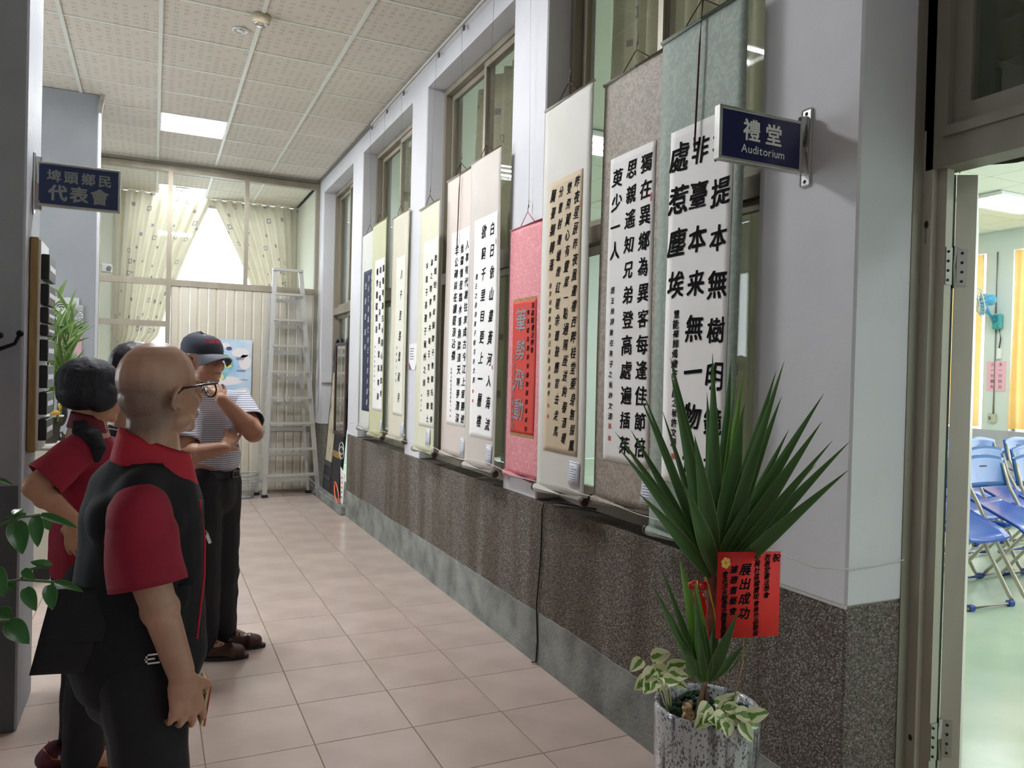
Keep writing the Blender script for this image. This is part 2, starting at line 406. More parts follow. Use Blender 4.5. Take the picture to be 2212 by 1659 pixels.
# sloping bare-concrete upstand under the pebble dash, with a slightly wavy upper edge
mb = MB(); ny = 120; prev = None
for i in range(ny+1):
    y = 1.575+(7.795-1.575)*i/ny; z = 0.262+0.018*noise.noise(V((y*1.7, 0, 0)))+0.006*noise.noise(V((y*14, 3, 0)))
    cur = [mb.b.verts.new(V(p)) for p in ((XW-.004, y, 0), (XW-.004, y, z), (XW+.01, y, z+.004))]
    if prev:
        for a in range(2): mb.b.faces.new((prev[a], cur[a], cur[a+1], prev[a+1]))
    prev = cur
mb.build('concrete_upstand', concrete, wall_r)
for y0, y1 in ((1.57, 1.972), (3.537, 3.950), (5.472, 5.835), (7.388, 7.800)):
    wbox('pillar', plaster, XW, 2.10, y0, y1, ZP, ZC+.05, bev=0.007)
wbox('pillar', plaster, XW, 2.10, 9.27, 9.53, 0.835, ZC+.05, bev=0.007)
wbox('pillar_dado', pebble, XW-.002, 2.10, 9.268, 9.53, 0.0, 0.835)
wbox('beam', plaster, XW+.001, 2.095, -2.4, 9.60, ZB, ZC+.05)
wbox('white_kerb_line', mat('white_paint_edge', (200, 200, 196), .6), XW-.003, XW+.005, 1.57, 1.98, ZP-.004, ZP+.004)
# kerb and recess floor beyond the parapet
wbox('kerb', concrete, 1.76, 2.5, 7.8, 9.53, 0.0, 0.095, bev=.01)
# end face of the parapet, pillar 1 return with pebble dado, wall above door
wbox('wall_above_door', plaster, 2.0, 2.1, -2.4, 1.57, 3.0, ZB)
# -------- windows between the pillars
def window(n, y0, y1, zt=ZB-.002):
    wdw = struct('window_%d' % n, (1.95, y0, ZP))
    X0, X1 = 1.945, 2.045
    f = MB()
    f.box(X0, X1, y0, y0+.045, ZP, zt); f.box(X0, X1, y1-.045, y1, ZP, zt)
    f.box(X0, X1, y0+.045, y1-.045, zt-.05, zt); f.box(X0, X1, y0+.045, y1-.045, ZP, ZP+.05)
    f.box(X0-.01, X1, y0+.045, y1-.045, 2.135, 2.215)
    f.box(X0+.045, X0+.052, y0+.045, y1-.045, ZP+.05, ZP+.07); f.box(X0+.045, X0+.052, y0+.045, y1-.045, 2.215, 2.235)
    f.build('frame', alu_beige, wdw)
    ym = (y0+y1)/2
    for (za, zb) in ((ZP+.052, 2.133), (2.217, zt-.052)):
        for k, (a, b) in enumerate(((y0+.05, ym+.02), (ym-.02, y1-.05))):
            xx = X0+.012+(.034 if k else 0); s_ = MB(); t = .036
            s_.box(xx, xx+.028, a, a+t, za, zb); s_.box(xx, xx+.028, b-t, b, za, zb)
            s_.box(xx, xx+.028, a+t, b-t, za, za+.045); s_.box(xx, xx+.028, a+t, b-t, zb-.04, zb)
            so = s_.build('sash', alu_beige, wdw)
            g = MB(); g.box(xx+.012, xx+.016, a+t, b-t, za+.045, zb-.04); g.build('pane', glass, so)
    return wdw
window(1, 1.975, 3.535); window(2, 3.952, 5.470); window(3, 5.837, 7.386); window(4, 7.802, 9.268)
def curtain(y0, y1, z0, z1, x, m, label, group=None, folds=9, depth=.035, name='curtain', ph=0.0):
    mb = MB(); L_ = abs(y1-y0); nu = int(folds*10)
    def fn(u, v):
        k = 0.55+0.45*(1-v)
        xx = x + depth*k*math.sin(u*folds*2*PI+ph+0.7*math.sin(u*9+ph)) + .012*math.sin(u*31+v*3)
        return (xx, y0+(y1-y0)*u+.01*math.sin(v*5+u*20), z0+(z1-z0)*v)
    mb.grid(fn, nu, 10, uvs=(L_*1.3, z1-z0)); me = mb.mesh(name, False)
    o = add(name, me, m, None, (x, (y0+y1)/2, z0)); return tag(o, label, 'curtain', group)
cz = (0.9, 3.62)
curtain(1.99, 2.80, *cz, 2.16, cur_green, 'pale green printed curtain behind the glass beside the first pillar', folds=6, ph=1)
curtain(2.76, 3.53, *cz, 2.18, cur_green, 'pale green curtain behind the taupe and off-white scrolls', folds=6)
curtain(3.96, 4.72, *cz, 2.16, cur_green, 'pale green curtain behind the glass left of the pink scroll', folds=6, ph=2)
curtain(4.69, 5.46, *cz, 2.20, cur_green, 'pale green curtain in the second window, far half', folds=6, ph=.5)
curtain(6.55, 7.36, *cz, 2.17, cur_green, 'pale green curtain in the far half of the third window', folds=7)
curtain(7.81, 9.26, *cz, 2.2, cur_green, 'pale green curtain behind the window by the ladder', folds=9)

# -------- door opening into the auditorium
door = struct('door_1', (2.04, 1.57, 0))
wall_r2 = box('door_reveal', plaster, wall_r, 2.09, 2.14, 1.57, 1.62, ZP, ZC)
def prof(n, m, pts, z0, z1, parent=door):
    mb = MB(); mb.prism([(x, y, z0) for x, y in pts], (0, 0, z1-z0)); return mb.build(n, m, parent)
JX0, JX1, JX2 = 2.0355, 2.0760, 2.1005      # steps of the door jamb, across the wall
JY1, JY2 = 1.5366, 1.5070                # and along it
wbox('door_jamb_dado', pebble, 2.045, max(JX0, 2.075), 1.5705, 1.60, 0.0, ZP)
prof('jamb', alu_dark, [(JX0, 1.567), (JX1, 1.567), (JX1, 1.62), (JX0, 1.62)], 0, 3.0)  # darker metal: the shade on this face is put into its colour
prof('jamb', alu_light, [(JX1, 1.5668), (JX1, JY1), (JX2, JY1), (JX2, 1.62), (JX1, 1.62)], 0, 3.0)  # paler metal: the hall light on this face is put into its colour
prof('jamb', alu_light, [(JX2, JY1+.001), (JX2, JY2), (JX2+.03, JY2), (JX2+.03, 1.60), (JX2, 1.60)], 0, 2.115)
GAP_FILL = 1
prof('jamb_head', alu_dark, [(JX1, 1.567), (JX1, 1.495), (JX1+.06, 1.495), (JX1+.06, 1.60), (JX1, 1.60)], 2.235, 3.0)
prof('transom_bar', alu_dark, [(JX1, 1.56), (JX1, -1.2), (JX1+.09, -1.2), (JX1+.09, 1.56)], 2.115, 2.235)
prof('transom_bead', alu_dark, [(JX1-.012, 1.50), (JX1-.012, -1.2), (JX1, -1.2), (JX1, 1.50)], 2.20, 2.225)
fan_l = MB(); fx = JX1+.02
fan_l.box(fx, fx+.03, 1.44, 1.50, 2.235, 3.0); fan_l.box(fx, fx+.03, -1.2, 1.44, 2.235, 2.29); fan_l.box(fx, fx+.03, -1.2, 1.44, 2.95, 3.0)
fan_l.build('fanlight_sash', alu_dark, door)
box('pane', glass, door, fx+.012, fx+.016, -1.2, 1.44, 2.29, 2.95)
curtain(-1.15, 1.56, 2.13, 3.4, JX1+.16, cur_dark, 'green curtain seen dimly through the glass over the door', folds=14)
# open leaf, seen edge-on: from the hinge into the auditorium
hA = V((2.155, 1.515, 1.385)); hB = V((2.206, 1.485, 1.387)); hA.z = hB.z = 0
az = math.radians(56.6); dv = V((math.sin(az), math.cos(az), 0)); nv = (hB-hA); ww = nv.length
a, b = hA, hB
prof('dark_gap_fill', black_m, [(JX2+.03, JY2+.006), (a.x-.002, a.y+.001), (a.x+dv.x*.10-.004, a.y+dv.y*.10+.003), (JX2+.03, JY2+.10)], 0, 2.105)  # black fill added to paint the dark gap between jamb and leaf
leafpts = [a, b, b+dv*.9, a+dv*.9]
leaf = prof('leaf', alu_light, [(p.x, p.y) for p in leafpts], 0.01, 2.105)
hb = MB()
for zc in (1.83, 0.42):
    for kx, (pa, pb) in enumerate(((V((JX2+.002, JY2, 0)) - V((.0, .0, 0)), V((JX2+.030, JY2, 0))), (a+nv*.02, a+nv*.62))):
        q = V((-dv.x, -dv.y, 0))*.003
        if kx == 0: q = V((0, -.003, 0))
        hb.prism([pa+q+V((0, 0, zc-.055)), pb+q+V((0, 0, zc-.055)), pb+V((0, 0, zc-.055)), pa+V((0, 0, zc-.055))], (0, 0, .11))
    hb.tube([(a.x-.004, a.y-.004, zc-.062), (a.x-.004, a.y-.004, zc+.062)], .0065, 10)
hb.build('hinge', mat('dull_steel', (170, 166, 158), .35, .9), door)
sc_ = MB()
for zc in (1.83, 0.42):
    for dz in (-.042, -.014, .014, .042):
        for p in (a+nv*.38, V((JX2+.014, JY2, 0))):
            sc_.ell((p.x-dv.x*.004, p.y-dv.y*.004 if p.y > JY2+1e-4 or p.y < JY2-1e-4 else p.y-.004, zc+dz), .0042, n=8, m=5)
sc_.build('screw', black_m, door)
bz = MB(); bz.ell(((JX1+.001), (1.567+JY1)/2, 1.955), (.004, .008, .012), n=8, m=6); bz.ell((JX1+.001, (1.567+JY1)/2, .42), (.004, .008, .010), n=8, m=6)
bz.tube([(JX1-.001, (1.567+JY1)/2, 1.95), (JX1-.001, (1.567+JY1)/2+.001, 1.90)], .0008, 5); bz.build('latch_hole', black_m, door)

# -------- ceiling: 60 cm printed tiles lying on a white bar grid
ceil = struct('ceiling')
T = 0.6026; CX = [0.0057+T*k for k in range(-6, 4)]; CY = [5.3075+T*k for k in range(-13, 12)]
box('ceiling_void', mat('void', (60, 60, 58), .9), ceil, -3.9, 2.2, -2.4, 11.5, ZC+.03, ZC+.16)
LX0, LX1 = CX[6], CX[7]
LIGHTS = [(CY[11], CY[12]), (CY[17], CY[18])]           # hall fittings
BACKL = (CY[22], CY[23])
tmesh = {}
for i in range(len(CX)-1):
    for j in range(len(CY)-1):
        x0, x1, y0, y1 = CX[i], min(CX[i+1], XW), CY[j], CY[j+1]
        if y1 > 11.45: y1 = 11.45
        if y0 > 11.3: continue
        if i == 7 and j == 2: continue
        if i == 6 and any(abs(y0-l[0]) < .01 for l in LIGHTS+[BACKL]): continue
        key = (round(x1-x0, 2), round(y1-y0, 2))
        if key not in tmesh:
            mb = MB(); dx, dy = x1-x0, y1-y0
            mb.box(-dx/2+.004, dx/2-.004, -dy/2+.004, dy/2-.004, 0, .012); tmesh[key] = mb.mesh('ceiling_tile'); tmesh[key].materials.append(ceil_tile)
        o = bpy.data.objects.new('ceiling_tile', tmesh[key]); COL.objects.link(o); o.parent = ceil; o.location = ((x0+x1)/2, (y0+y1)/2, ZC+random.uniform(0, .002))
for x in CX[:-1]:
    mb = MB(); mb.box(x-.0125, x+.0125, CY[0], 11.45, ZC-.006, ZC+.012); mb.build('main_bar', ceil_grid, ceil)
for y in CY:
    if y > 11.4: continue
    mb = MB(); mb.box(CX[0], XW, y-.011, y+.011, ZC-.004, ZC+.010); mb.build('cross_bar', ceil_grid, ceil)
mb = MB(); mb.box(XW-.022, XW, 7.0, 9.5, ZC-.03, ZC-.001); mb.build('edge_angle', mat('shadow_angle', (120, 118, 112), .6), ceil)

tube_m = emit('lit_tube', (250, 252, 255), TUBE)
def troffer(x0, x1, y0, y1, label, nt=3, z=ZC, m=tube_m):
    t = thing('ceiling_light', ((x0+x1)/2, (y0+y1)/2, z), label, 'ceiling light')
    mb = MB(); c = .02
    P = [(x0+c, y0+c), (x1-c, y0+c), (x1-c, y1-c), (x0+c, y1-c)]
    mb.box(x0+c, x1-c, y0+c, y1-c, z+.05, z+.06)
    for (a0, a1, b0, b1) in ((x0+.012, x0+.022, y0+.01, y1-.01), (x1-.022, x1-.012, y0+.01, y1-.01), (x0+.02, x1-.02, y0+.01, y0+.02), (x0+.02, x1-.02, y1-.02, y1-.01)):
        mb.box(a0, a1, b0, b1, z-.004, z+.055)
    mb.build('reflector_tray', white_m, t)
    for k in range(nt):
        yy = y0+(y1-y0)*(k+.6)/(nt+.2)
        mb = MB(); mb.tube([(x0+.03, yy, z+.022), (x1-.03, yy, z+.022)], .014, 10); mb.build('tube', m, t)
    return t
troffer(LX0, LX1, *LIGHTS[1], 'lit three-tube recessed light in the grid ceiling near the partition')
troffer(LX0, LX1, *LIGHTS[0], 'lit three-tube recessed light over the middle of the hall')
troffer(LX0, LX1, *BACKL, 'lit three-tube recessed light behind the glass partition', m=emit('lit_tube_back', (250, 252, 255), TUBE*.12))
troffer(CX[7], CX[8], CY[2], CY[3], 'unseen recessed fill light added over the lobby behind the viewer', m=emit('lit_tube_lobby_fill', (250, 252, 255), TUBE*.14))  # unseen fitting, added to brighten faces turned towards the viewer

# -------- left side: two columns, outer walls
wall_l = struct('wall_left')
box('column', grey_paint, wall_l, -1.35, -0.468, 3.588, 4.002, 0.0, ZC, bev=.008)
box('column_dado', dado_paint, wall_l, -1.352, -0.476, 3.584, 3.60, 0.0, 0.985)
box('column', grey_paint, wall_l, -1.60, -0.460, 7.505, 7.90, 0.0, ZC, bev=.008)
for a in ((-2.4, 11.5, 0, .9), (-2.4, 11.5, 3.1, ZC), (-2.4, 4.2, .9, 3.1), (9.0, 11.5, .9, 3.1)): box('outer_wall', plaster, wall_l, -3.95, -3.85, *a)
w0 = struct('window_9', (-3.9, 4.2, .9)); mb = MB()  # unseen window added in the outer wall to let in daylight fill
for y in (4.2, 5.8, 7.4, 8.96): mb.box(-3.93, -3.87, y, y+.04, .9, 3.1)
mb.box(-3.93, -3.87, 4.2, 9.0, .9, .94); mb.box(-3.93, -3.87, 4.2, 9.0, 3.06, 3.1); mb.build('frame', alu, w0); box('pane', glass, w0, -3.902, -3.898, 4.2, 9.0, .94, 3.06)
box('rear_wall', plaster, struct('wall_near'), -3.9, 2.2, -2.5, -2.4, 0.0, ZC)
wbox('near_wall', plaster, 2.1, 2.2, -2.4, -1.2, 0, 3.0)
br = MB(); br.box(-.462, -.425, 7.48, 7.50, ZC-.16, ZC-.0, rot=Euler((0, .12, 0))); br.build('angle_bracket', alu, wall_l)

# -------- glazed partition closing the hall
wall_b = struct('wall_back', (0, YP, 0))
def pbox(n, m, *a, **k): return box(n, m, wall_b, *a, **k)
ya, yb = YP-.03, YP+.03
for x0, x1, z0 in ((-.60, -.545, 0), (.118, .168, 0), (.945, .99, 2.465), (1.765, 1.811, 0)): pbox('post', alu_beige, x0, x1, ya-.004, yb+.004, z0, 3.745)
pbox('header_rail', alu_beige, -3.85, 1.811, ya, yb, 3.68, 3.745)
pbox('head_track', alu_dark, -3.85, 1.811, ya-.01, yb+.01, 3.755, 3.785)
for x0, x1 in ((-3.85, -.60), (-.545, .118), (.168, 1.765)): pbox('middle_rail', alu_beige, x0, x1, ya, yb, 2.395, 2.465)
for x0, x1 in ((-3.85, -.60), (-.545, .118), (.168, .945), (.99, 1.765)):
    pbox('pane', glass, x0, x1, YP-.003, YP+.003, 2.465, 3.68)
for x0, x1 in ((-3.85, -.60), (-.545, .118)):
    pbox('lower_rail', alu_beige, x0, x1, ya, yb, 1.925, 1.99); pbox('pane', glass, x0, x1, YP-.003, YP+.003, 1.99, 2.395)
    pbox('pane', glass, x0, x1, YP-.003, YP+.003, .1, 1.925); pbox('bottom_rail', alu_beige, x0, x1, ya, yb, 0, .1)
panel_m = mat('beige_pressed_panel', (206, 200, 184), .4, col2=(198, 190, 172), scale=2, coat=.2)
for k in range(8):
    x0 = .17+k*.199; x1 = x0+.197
    for z0, z1 in ((.79, 2.395), (.03, .73)):
        mb = MB(); pts = [(x0, .0), (x0+.01, -.008), (x0+.075, -.008), (x0+.085, .0), (x0+.1, .0), (x0+.11, -.008), (x0+.187, -.008), (x1, 0), (x1, .02), (x0, .02)]
        mb.prism([(x, YP-.01+y, z0) for x, y in pts], (0, 0, z1-z0)); mb.build('panel', panel_m, wall_b)
pbox('dado_rail', alu_beige, .168, 1.765, ya, yb, .73, .79); pbox('sill_rail', alu_beige, .168, 1.765, ya, yb, 0, .03)
# room behind the partition
box('back_room_wall', mat('cream_wall', (226, 228, 214), .8), wall_b, 1.85, 1.95, 9.6, 11.5, 0, ZC)
wp = mat('cream_wall', (226, 228, 214), .8)
for a in ((-3.9, -.35, 0, ZC), (1.72, 1.9, 0, ZC), (-.35, 1.72, 0, .95), (-.35, 1.72, 3.72, ZC)):
    box('window_wall', wp, wall_b, a[0], a[1], 11.40, 11.5, a[2], a[3])
w5 = struct('window_5', (.7, 11.45, .95)); mb = MB()
mb.box(-.35, -.31, 11.42, 11.48, .95, 3.72); mb.box(1.68, 1.72, 11.42, 11.48, .95, 3.72); mb.box(-.31, 1.68, 11.42, 11.48, .95, 1.0); mb.box(-.31, 1.68, 11.42, 11.48, 3.68, 3.72)
mb.build('frame', alu, w5); mb = MB(); mb.box(-.31, 1.68, 11.45, 11.454, 1.0, 3.68); mb.build('pane', glass, w5)
def swept(xo, edge, sgn, label, ph):
    """curtain pulled aside: outer edge xo, inner edge given by edge(z)"""
    mb = MB(); z0, z1 = 0.75, 3.78
    def fn(u, v):
        z = z0+(z1-z0)*v; xi = edge(z); x = xo+(xi-xo)*u
        dens = .03
        return (x, 11.30+dens*math.sin(u*9*2*PI+ph+z*.4)+.01*math.sin(u*23), z)
    mb.grid(fn, 90, 24, uvs=(1.3, 3.0)); me = mb.mesh('curtain', False)
    o = add('curtain', me, cur_back, None, (xo, 11.3, z0)); tag(o, label, 'curtain')
def eL(z):
    if z > 1.8: return .69-(3.77-z)*.333-.05*math.sin((z-1.8)*1.6)
    return -.05-(1.8-z)*.12 if z > 1.2 else -.18+(1.2-z)*.2
def eR(z):
    if z > 1.8: return .69+(3.77-z)*.425+.05*math.sin((z-1.8)*1.6)
    return 1.53+(1.8-z)*.05
swept(-.50, eL, 1, 'pale printed curtain behind the partition, swept to the left of the bright window', 0)
swept(1.84, eR, -1, 'pale printed curtain behind the partition, swept to the right of the bright window', 2)

# ================================================================== AUDITORIUM beyond the door
aud = struct('wall_auditorium')
green_floor = mat('green_epoxy_floor', (178, 202, 172), .2, col2=(202, 216, 194), scale=1.3, bump=.25, bscale=3.5, detail=6, spec=.6)
box('floor_auditorium', green_floor, floor, 2.3, 11.3, -3, 12, -.12, -.001)
box('threshold', alu_dark, floor, 2.05, 2.3, -1.2, 1.56, -.1, .002)
aw = mat('pale_blue_wall', (214, 222, 220), .7); ad = mat('lilac_grey_dado', (176, 172, 182), .6)
for y0, y1 in ((-3, -1.4), (2.6, 3.0), (7.03, 7.43), (10.4, 12)): box('wall_pier', aw, aud, 11.3, 11.5, y0, y1, .85, 3.49)
box('wall_head', aw, aud, 11.3, 11.5, -3, 12, 3.49, 3.8)
box('wall_dado', ad, aud, 11.285, 11.5, -3, 12, 0, .85)
box('end_wall', aw, aud, 2.2, 11.5, 12, 12.1, 0, 3.8); box('end_wall', aw, aud, 2.2, 11.5, -3.1, -3, 0, 3.8)
gb = MB()
for k, (y0, y1) in enumerate(((-1.4, 2.6), (3.0, 7.03), (7.43, 10.4))):
    m_ = MB(); m_.box(11.42, 11.425, y0, y1, .85, 3.49); w6 = struct('window_%d' % (6+k), (11.42, y0, .85)); m_.build('pane', glass, w6)
    m_ = MB(); m_.box(11.40, 11.45, (y0+y1)/2-.03, (y0+y1)/2+.03, .85, 3.49); m_.box(11.4, 11.45, y0, y0+.04, .85, 3.49); m_.box(11.4, 11.45, y1-.04, y1, .85, 3.49); m_.build('frame', alu, w6)
gb.b.free()
curtain(7.44, 8.9, .89, 3.47, 11.24, cur_gold, 'ochre curtain left of the pier with the blue fan', folds=12, depth=.04)
curtain(5.4, 6.99, .89, 3.47, 11.24, cur_gold, 'ochre curtain right of the pier with the blue fan', folds=13, depth=.04)
act = mat('auditorium_ceiling_tile', (222, 226, 214), .8, rnd=.02); atm = None
box('ceiling_void', mat('void2', (170, 172, 162), .9), ceil, 2.2, 11.5, -3, 12, ZC+.03, ZC+.1)
for i in range(15):
    for j in range(25):
        x0 = 2.26+i*T; y0 = -3+j*T
        if atm is None:
            mb = MB(); mb.box(-T/2+.004, T/2-.004, -T/2+.004, T/2-.004, 0, .012); atm = mb.mesh('aud_tile'); atm.materials.append(act)
        x, y = x0+T/2, y0+T/2
        if not (30 < math.degrees(math.atan2(x, y)) < 66 and x > 4): 
            continue
        o = bpy.data.objects.new('ceiling_tile', atm); COL.objects.link(o); o.parent = ceil; o.location = (x, y, ZC)
mb = MB()
mb.box(2.2, 11.5, -3, 12, ZC+.013, ZC+.02); mb.build('auditorium_ceiling_board', act, ceil)
lamp_m = emit('lit_led_bar', (250, 250, 255), TUBE2)
def aud_light(x, y, label, group=None):
    t = thing('ceiling_light', (x, y, ZC), label, 'ceiling light', group)
    mb = MB(); mb.box(x-.62, x+.62, y-.3, y+.3, ZC-.05, ZC-.002, bev=.01); mb.build('housing', white_m, t)
    for k in (-.18, 0, .18):
        mb = MB(); mb.box(x-.58, x+.58, y+k-.045, y+k+.045, ZC-.058, ZC-.049); mb.build('led_bar', lamp_m, t)
aud_light(9.55, 6.02, 'ceiling light with three bright bars seen through the doorway')
for x, y in ((4.2, 6.5), (7.0, 9.0), (4.2, -1.2), (8.6, .8), (6.2, 2.6)):
    aud_light(x, y, 'auditorium ceiling light out of sight beyond the wall', 'auditorium lights beyond the wall')

# ================================================================== HANGING SCROLLS
def silk(name, c1, c2, pat=None, sc=26):
    m = bpy.data.materials.new(name); m.use_nodes = True; nt = m.node_tree; N = nt.nodes; L = nt.links
    b = N['Principled BSDF']; b.inputs['Roughness'].default_value = .62; b.inputs['Sheen Weight'].default_value = .15
    tc = N.new('ShaderNodeTexCoord')
    if pat:
        n = N.new('ShaderNodeTexNoise'); n.inputs['Scale'].default_value = sc; n.inputs['Detail'].default_value = 1.5; n.inputs['Distortion'].default_value = 2.2
        L.new(tc.outputs['Object'], n.inputs['Vector'])
        r = N.new('ShaderNodeValToRGB'); r.color_ramp.interpolation = 'EASE'; e = r.color_ramp.elements
        e[0].position = pat[0]; e[0].color = srgb(c1); e[1].position = pat[1]; e[1].color = srgb(c2)
    else:
        n = N.new('ShaderNodeTexNoise'); n.inputs['Scale'].default_value = 2.5; n.inputs['Detail'].default_value = 6
        L.new(tc.outputs['Object'], n.inputs['Vector'])
        r = N.new('ShaderNodeValToRGB'); e = r.color_ramp.elements; e[0].position = .3; e[0].color = srgb(c1); e[1].position = .7; e[1].color = srgb(c2)
    L.new(n.outputs[0], r.inputs[0]); L.new(r.outputs[0], b.inputs['Base Color'])
    n2 = N.new('ShaderNodeTexNoise'); n2.inputs['Scale'].default_value = 260; L.new(tc.outputs['Object'], n2.inputs['Vector'])
    bp = N.new('ShaderNodeBump'); bp.inputs['Strength'].default_value = .12; bp.inputs['Distance'].default_value = .002
    L.new(n2.outputs[0], bp.inputs['Height']); L.new(bp.outputs[0], b.inputs['Normal']); return m
ink = mat('black_ink', (16, 14, 18), .9, spec=.1); ink_grey = mat('silver_ink', (150, 140, 144), .5, .2); ink_white = mat('white_ink', (226, 228, 236), .6)
seal_m = mat('red_seal_paste', (196, 70, 62), .6); knob_m = mat('dark_wood_knob', (58, 40, 38), .35); gold_m = mat('gold_brocade', (196, 158, 92), .5, .2, col2=(120, 96, 52), scale=90)
paper_w = mat('rice_paper', (246, 244, 242), .7, col2=(238, 236, 233), scale=3); wire_m = mat('steel_wire', (120, 120, 118), .4, .8)
cord_m = mat('maroon_cord', (78, 34, 32), .7); label_m = mat('label_card', (226, 228, 238), .6); print_m = mat('label_print', (96, 98, 120), .6)
pink_cord = mat('pink_cord', (226, 96, 128), .6)
XS = 1.762
def XSO(sd): return 1.744 if sd % 2 == 0 else 1.787
def bend(sd, y, z):
    return XSO(sd) + .005*noise.noise(V((y*2.2, z*1.3, sd))) + .003*math.sin((z-.9)*2.1+sd)
def scroll(sd, y0, y1, zt, pap, cols, silk_m, pap_m, label, ink_m=ink, seals=(), small=None, card=None, roll_m=None, cord=cord_m, knob=knob_m, zb=None, off=.022, asp=1.0, shear=.1, ribbons=False, wire_x=None, strip=None, gold_ends=False):
    """y0 > y1 : left and right edge as seen from the hall; pap = (yl, yr, ztop, zbottom)"""
    W = y0-y1; ym = (y0+y1)/2; XS = XSO(sd); rz = .92 if sd % 2 == 0 else .935
    if sd == 10: rz = .892
    t = thing('hanging_scroll', (XS, ym, .905), label, 'scroll', 'calligraphy scrolls hung along the wall')
    zb = rz+.01
    F = lambda y, z, o=0.0: (bend(sd, y, z)-o, y, z)
    mb = MB(); mb.grid(lambda u, v: F(y0-W*u, zb+(zt-zb)*v), 10, 60, thick=(.0015, 0, 0)); mb.build('silk_mount', silk_m, t)
    yl, yr, z1, z0 = pap; PW = yl-yr; PH = z1-z0
    mb = MB(); mb.grid(lambda u, v: F(yl-PW*u, z0+PH*v, .0016), 10, 44, thick=(.0008, 0, 0)); po = mb.build('paper', pap_m, t)
    if strip:
        for za, zb_ in ((z1, z1+strip), (z0-strip, z0)):
            mb = MB(); mb.grid(lambda u, v: F(yl-PW*u, za+(zb_-za)*v, .0013), 6, 2); mb.build('brocade_strip', gold_m, t)
    G = lambda u, v: F(yl-u, z0+v, .0030)
    for c in cols:
        s_, uc, va, vb = c[:4]; sz = c[4]; cm = c[5] if len(c) > 5 else ink_m
        mb = MB(); n = len(s_); big = sz >= .045
        for i, ch in enumerate(s_):
            v = va+(vb-va)*(i+.5)/n
            k = 1+random.uniform(-.07, .07)
            put_glyph(mb, ch, G, uc*PW+random.uniform(-.003, .003), PH*(1-v), sz*k, off if sz > .03 else off*.6, asp*random.uniform(.94, 1.05), shear+random.uniform(-.06, .06), random.uniform(-.05, .05), wob=.06)
            if big: mb.build('character', cm, po, False); mb = MB()
        if big: mb.b.free()
        else: mb.build('small_calligraphy', cm, po, False)['kind'] = 'stuff'
    if seals:
        mb = MB()
        for (u, v, sx, sy) in seals:
            cx, cy = u*PW, PH*(1-v); t_ = .0018
            for (a, b, c, d) in ((-sx, sx, -sy, -sy+t_*1.2), (-sx, sx, sy-t_*1.2, sy), (-sx, -sx+t_*1.2, -sy, sy), (sx-t_*1.2, sx, -sy, sy)):
                mb.poly([G(cx+a, cy+c), G(cx+b, cy+c), G(cx+b, cy+d), G(cx+a, cy+d)])
            for i in range(5):
                a = cx-sx+2*sx*(i+.7)/5.6; mb.poly([G(a, cy-sy*.75), G(a+.0022, cy-sy*.75), G(a+.0022, cy+sy*(.75-.3*(i % 2))), G(a, cy+sy*(.75-.3*(i % 2)))])
            for i in range(3):
                b = cy-sy+2*sy*(i+.7)/3.6; mb.poly([G(cx-sx*.7, b), G(cx+sx*.7, b), G(cx+sx*.7, b+.002), G(cx-sx*.7, b+.002)])
        mb.build('seal', seal_m, po, False)
    # rods, knobs, cord, hook, hanging wire
    mb = MB(); mb.tube([(XS, y0+.004, zt), (XS, y1-.004, zt)], .0075, 10); mb.build('top_rod', silk_m, t)
    mb = MB(); mb.tube([(XS, y0-.002, rz), (XS, y1+.002, rz)], .0215, 16); mb.build('roller', roll_m or silk_m, t)
    for yy, s in ((y0-.002, 1), (y1+.002, -1)):
        mb = MB(); mb.tube([(XS, yy, rz), (XS, yy+s*.004, rz), (XS, yy+s*.006, rz), (XS, yy+s*.020, rz), (XS, yy+s*.024, rz)], [.015, .015, .0205, .0205, .017], 14)
        mb.build('knob', knob, t)
    hz = zt+.095
    mb = MB(); mb.tube([(XS, ym+W*.2, zt+.006), (XS, ym+.004, hz-.028), (XS, ym-.004, hz-.028), (XS, ym-W*.2, zt+.006)], .0022, 6); mb.build('cord', cord, t)
    hk = MB(); hk.tube([(XS, ym, hz-.03), (XS+.004, ym+.005, hz-.022), (XS+.004, ym+.006, hz-.008), (XS+.004, ym, hz)], .0018, 6); hk.tube([(XS+.004, ym, hz), (XS+.006, ym, hz+.035)], [.0045, .0028], 8)
    hk.tube([(XS+.006, ym, hz+.03), (1.770, ym+.004, 3.728)], .0011, 5); ho = hk.build('hook', wire_m, t)
    if ribbons:
        mb = MB()
        mb.tube([(XS-.006, ym-.01, hz-.03), (XS-.010, ym-.004, zt-.1), (XS-.012, ym+.006, 2.3), (XS-.010, ym+.012, zt-ribbons)], .0035, 6); mb.build('ribbon', cord, t)
    if card:
        cy, cz, cw, chh = card; mb = MB()
        H = lambda a, b, o=.0: (bend(sd, cy, cz)-.004-o-.004*(1-b/chh), cy-a, cz+b)
        mb.grid(lambda u, v: H(cw*u+.004*v, chh*v), 2, 3, thick=(.0008, 0, 0)); co = mb.build('label_card', label_m, t)
        mb = MB(); q = .0012
        for (a0, a1, b0, b1) in ((.006, cw-.004, .006, .0075), (.006, cw-.004, chh-.0075, chh-.006), (.006, .0075, .006, chh-.006), (cw-.0055, cw-.004, .006, chh-.006)): mb.poly([H(a0, b0, q), H(a1, b0, q), H(a1, b1, q), H(a0, b1, q)])
        for i in range(7):
            b = chh*(.15+.105*i); L_ = cw*(.45 if i in (4, 6) else .72)
            mb.poly([H(.011, b, q), H(.008+L_, b, q), H(.008+L_, b+.0022, q), H(.011, b+.0022, q)])
        mb.build('label_print', print_m, co, False)
    return t

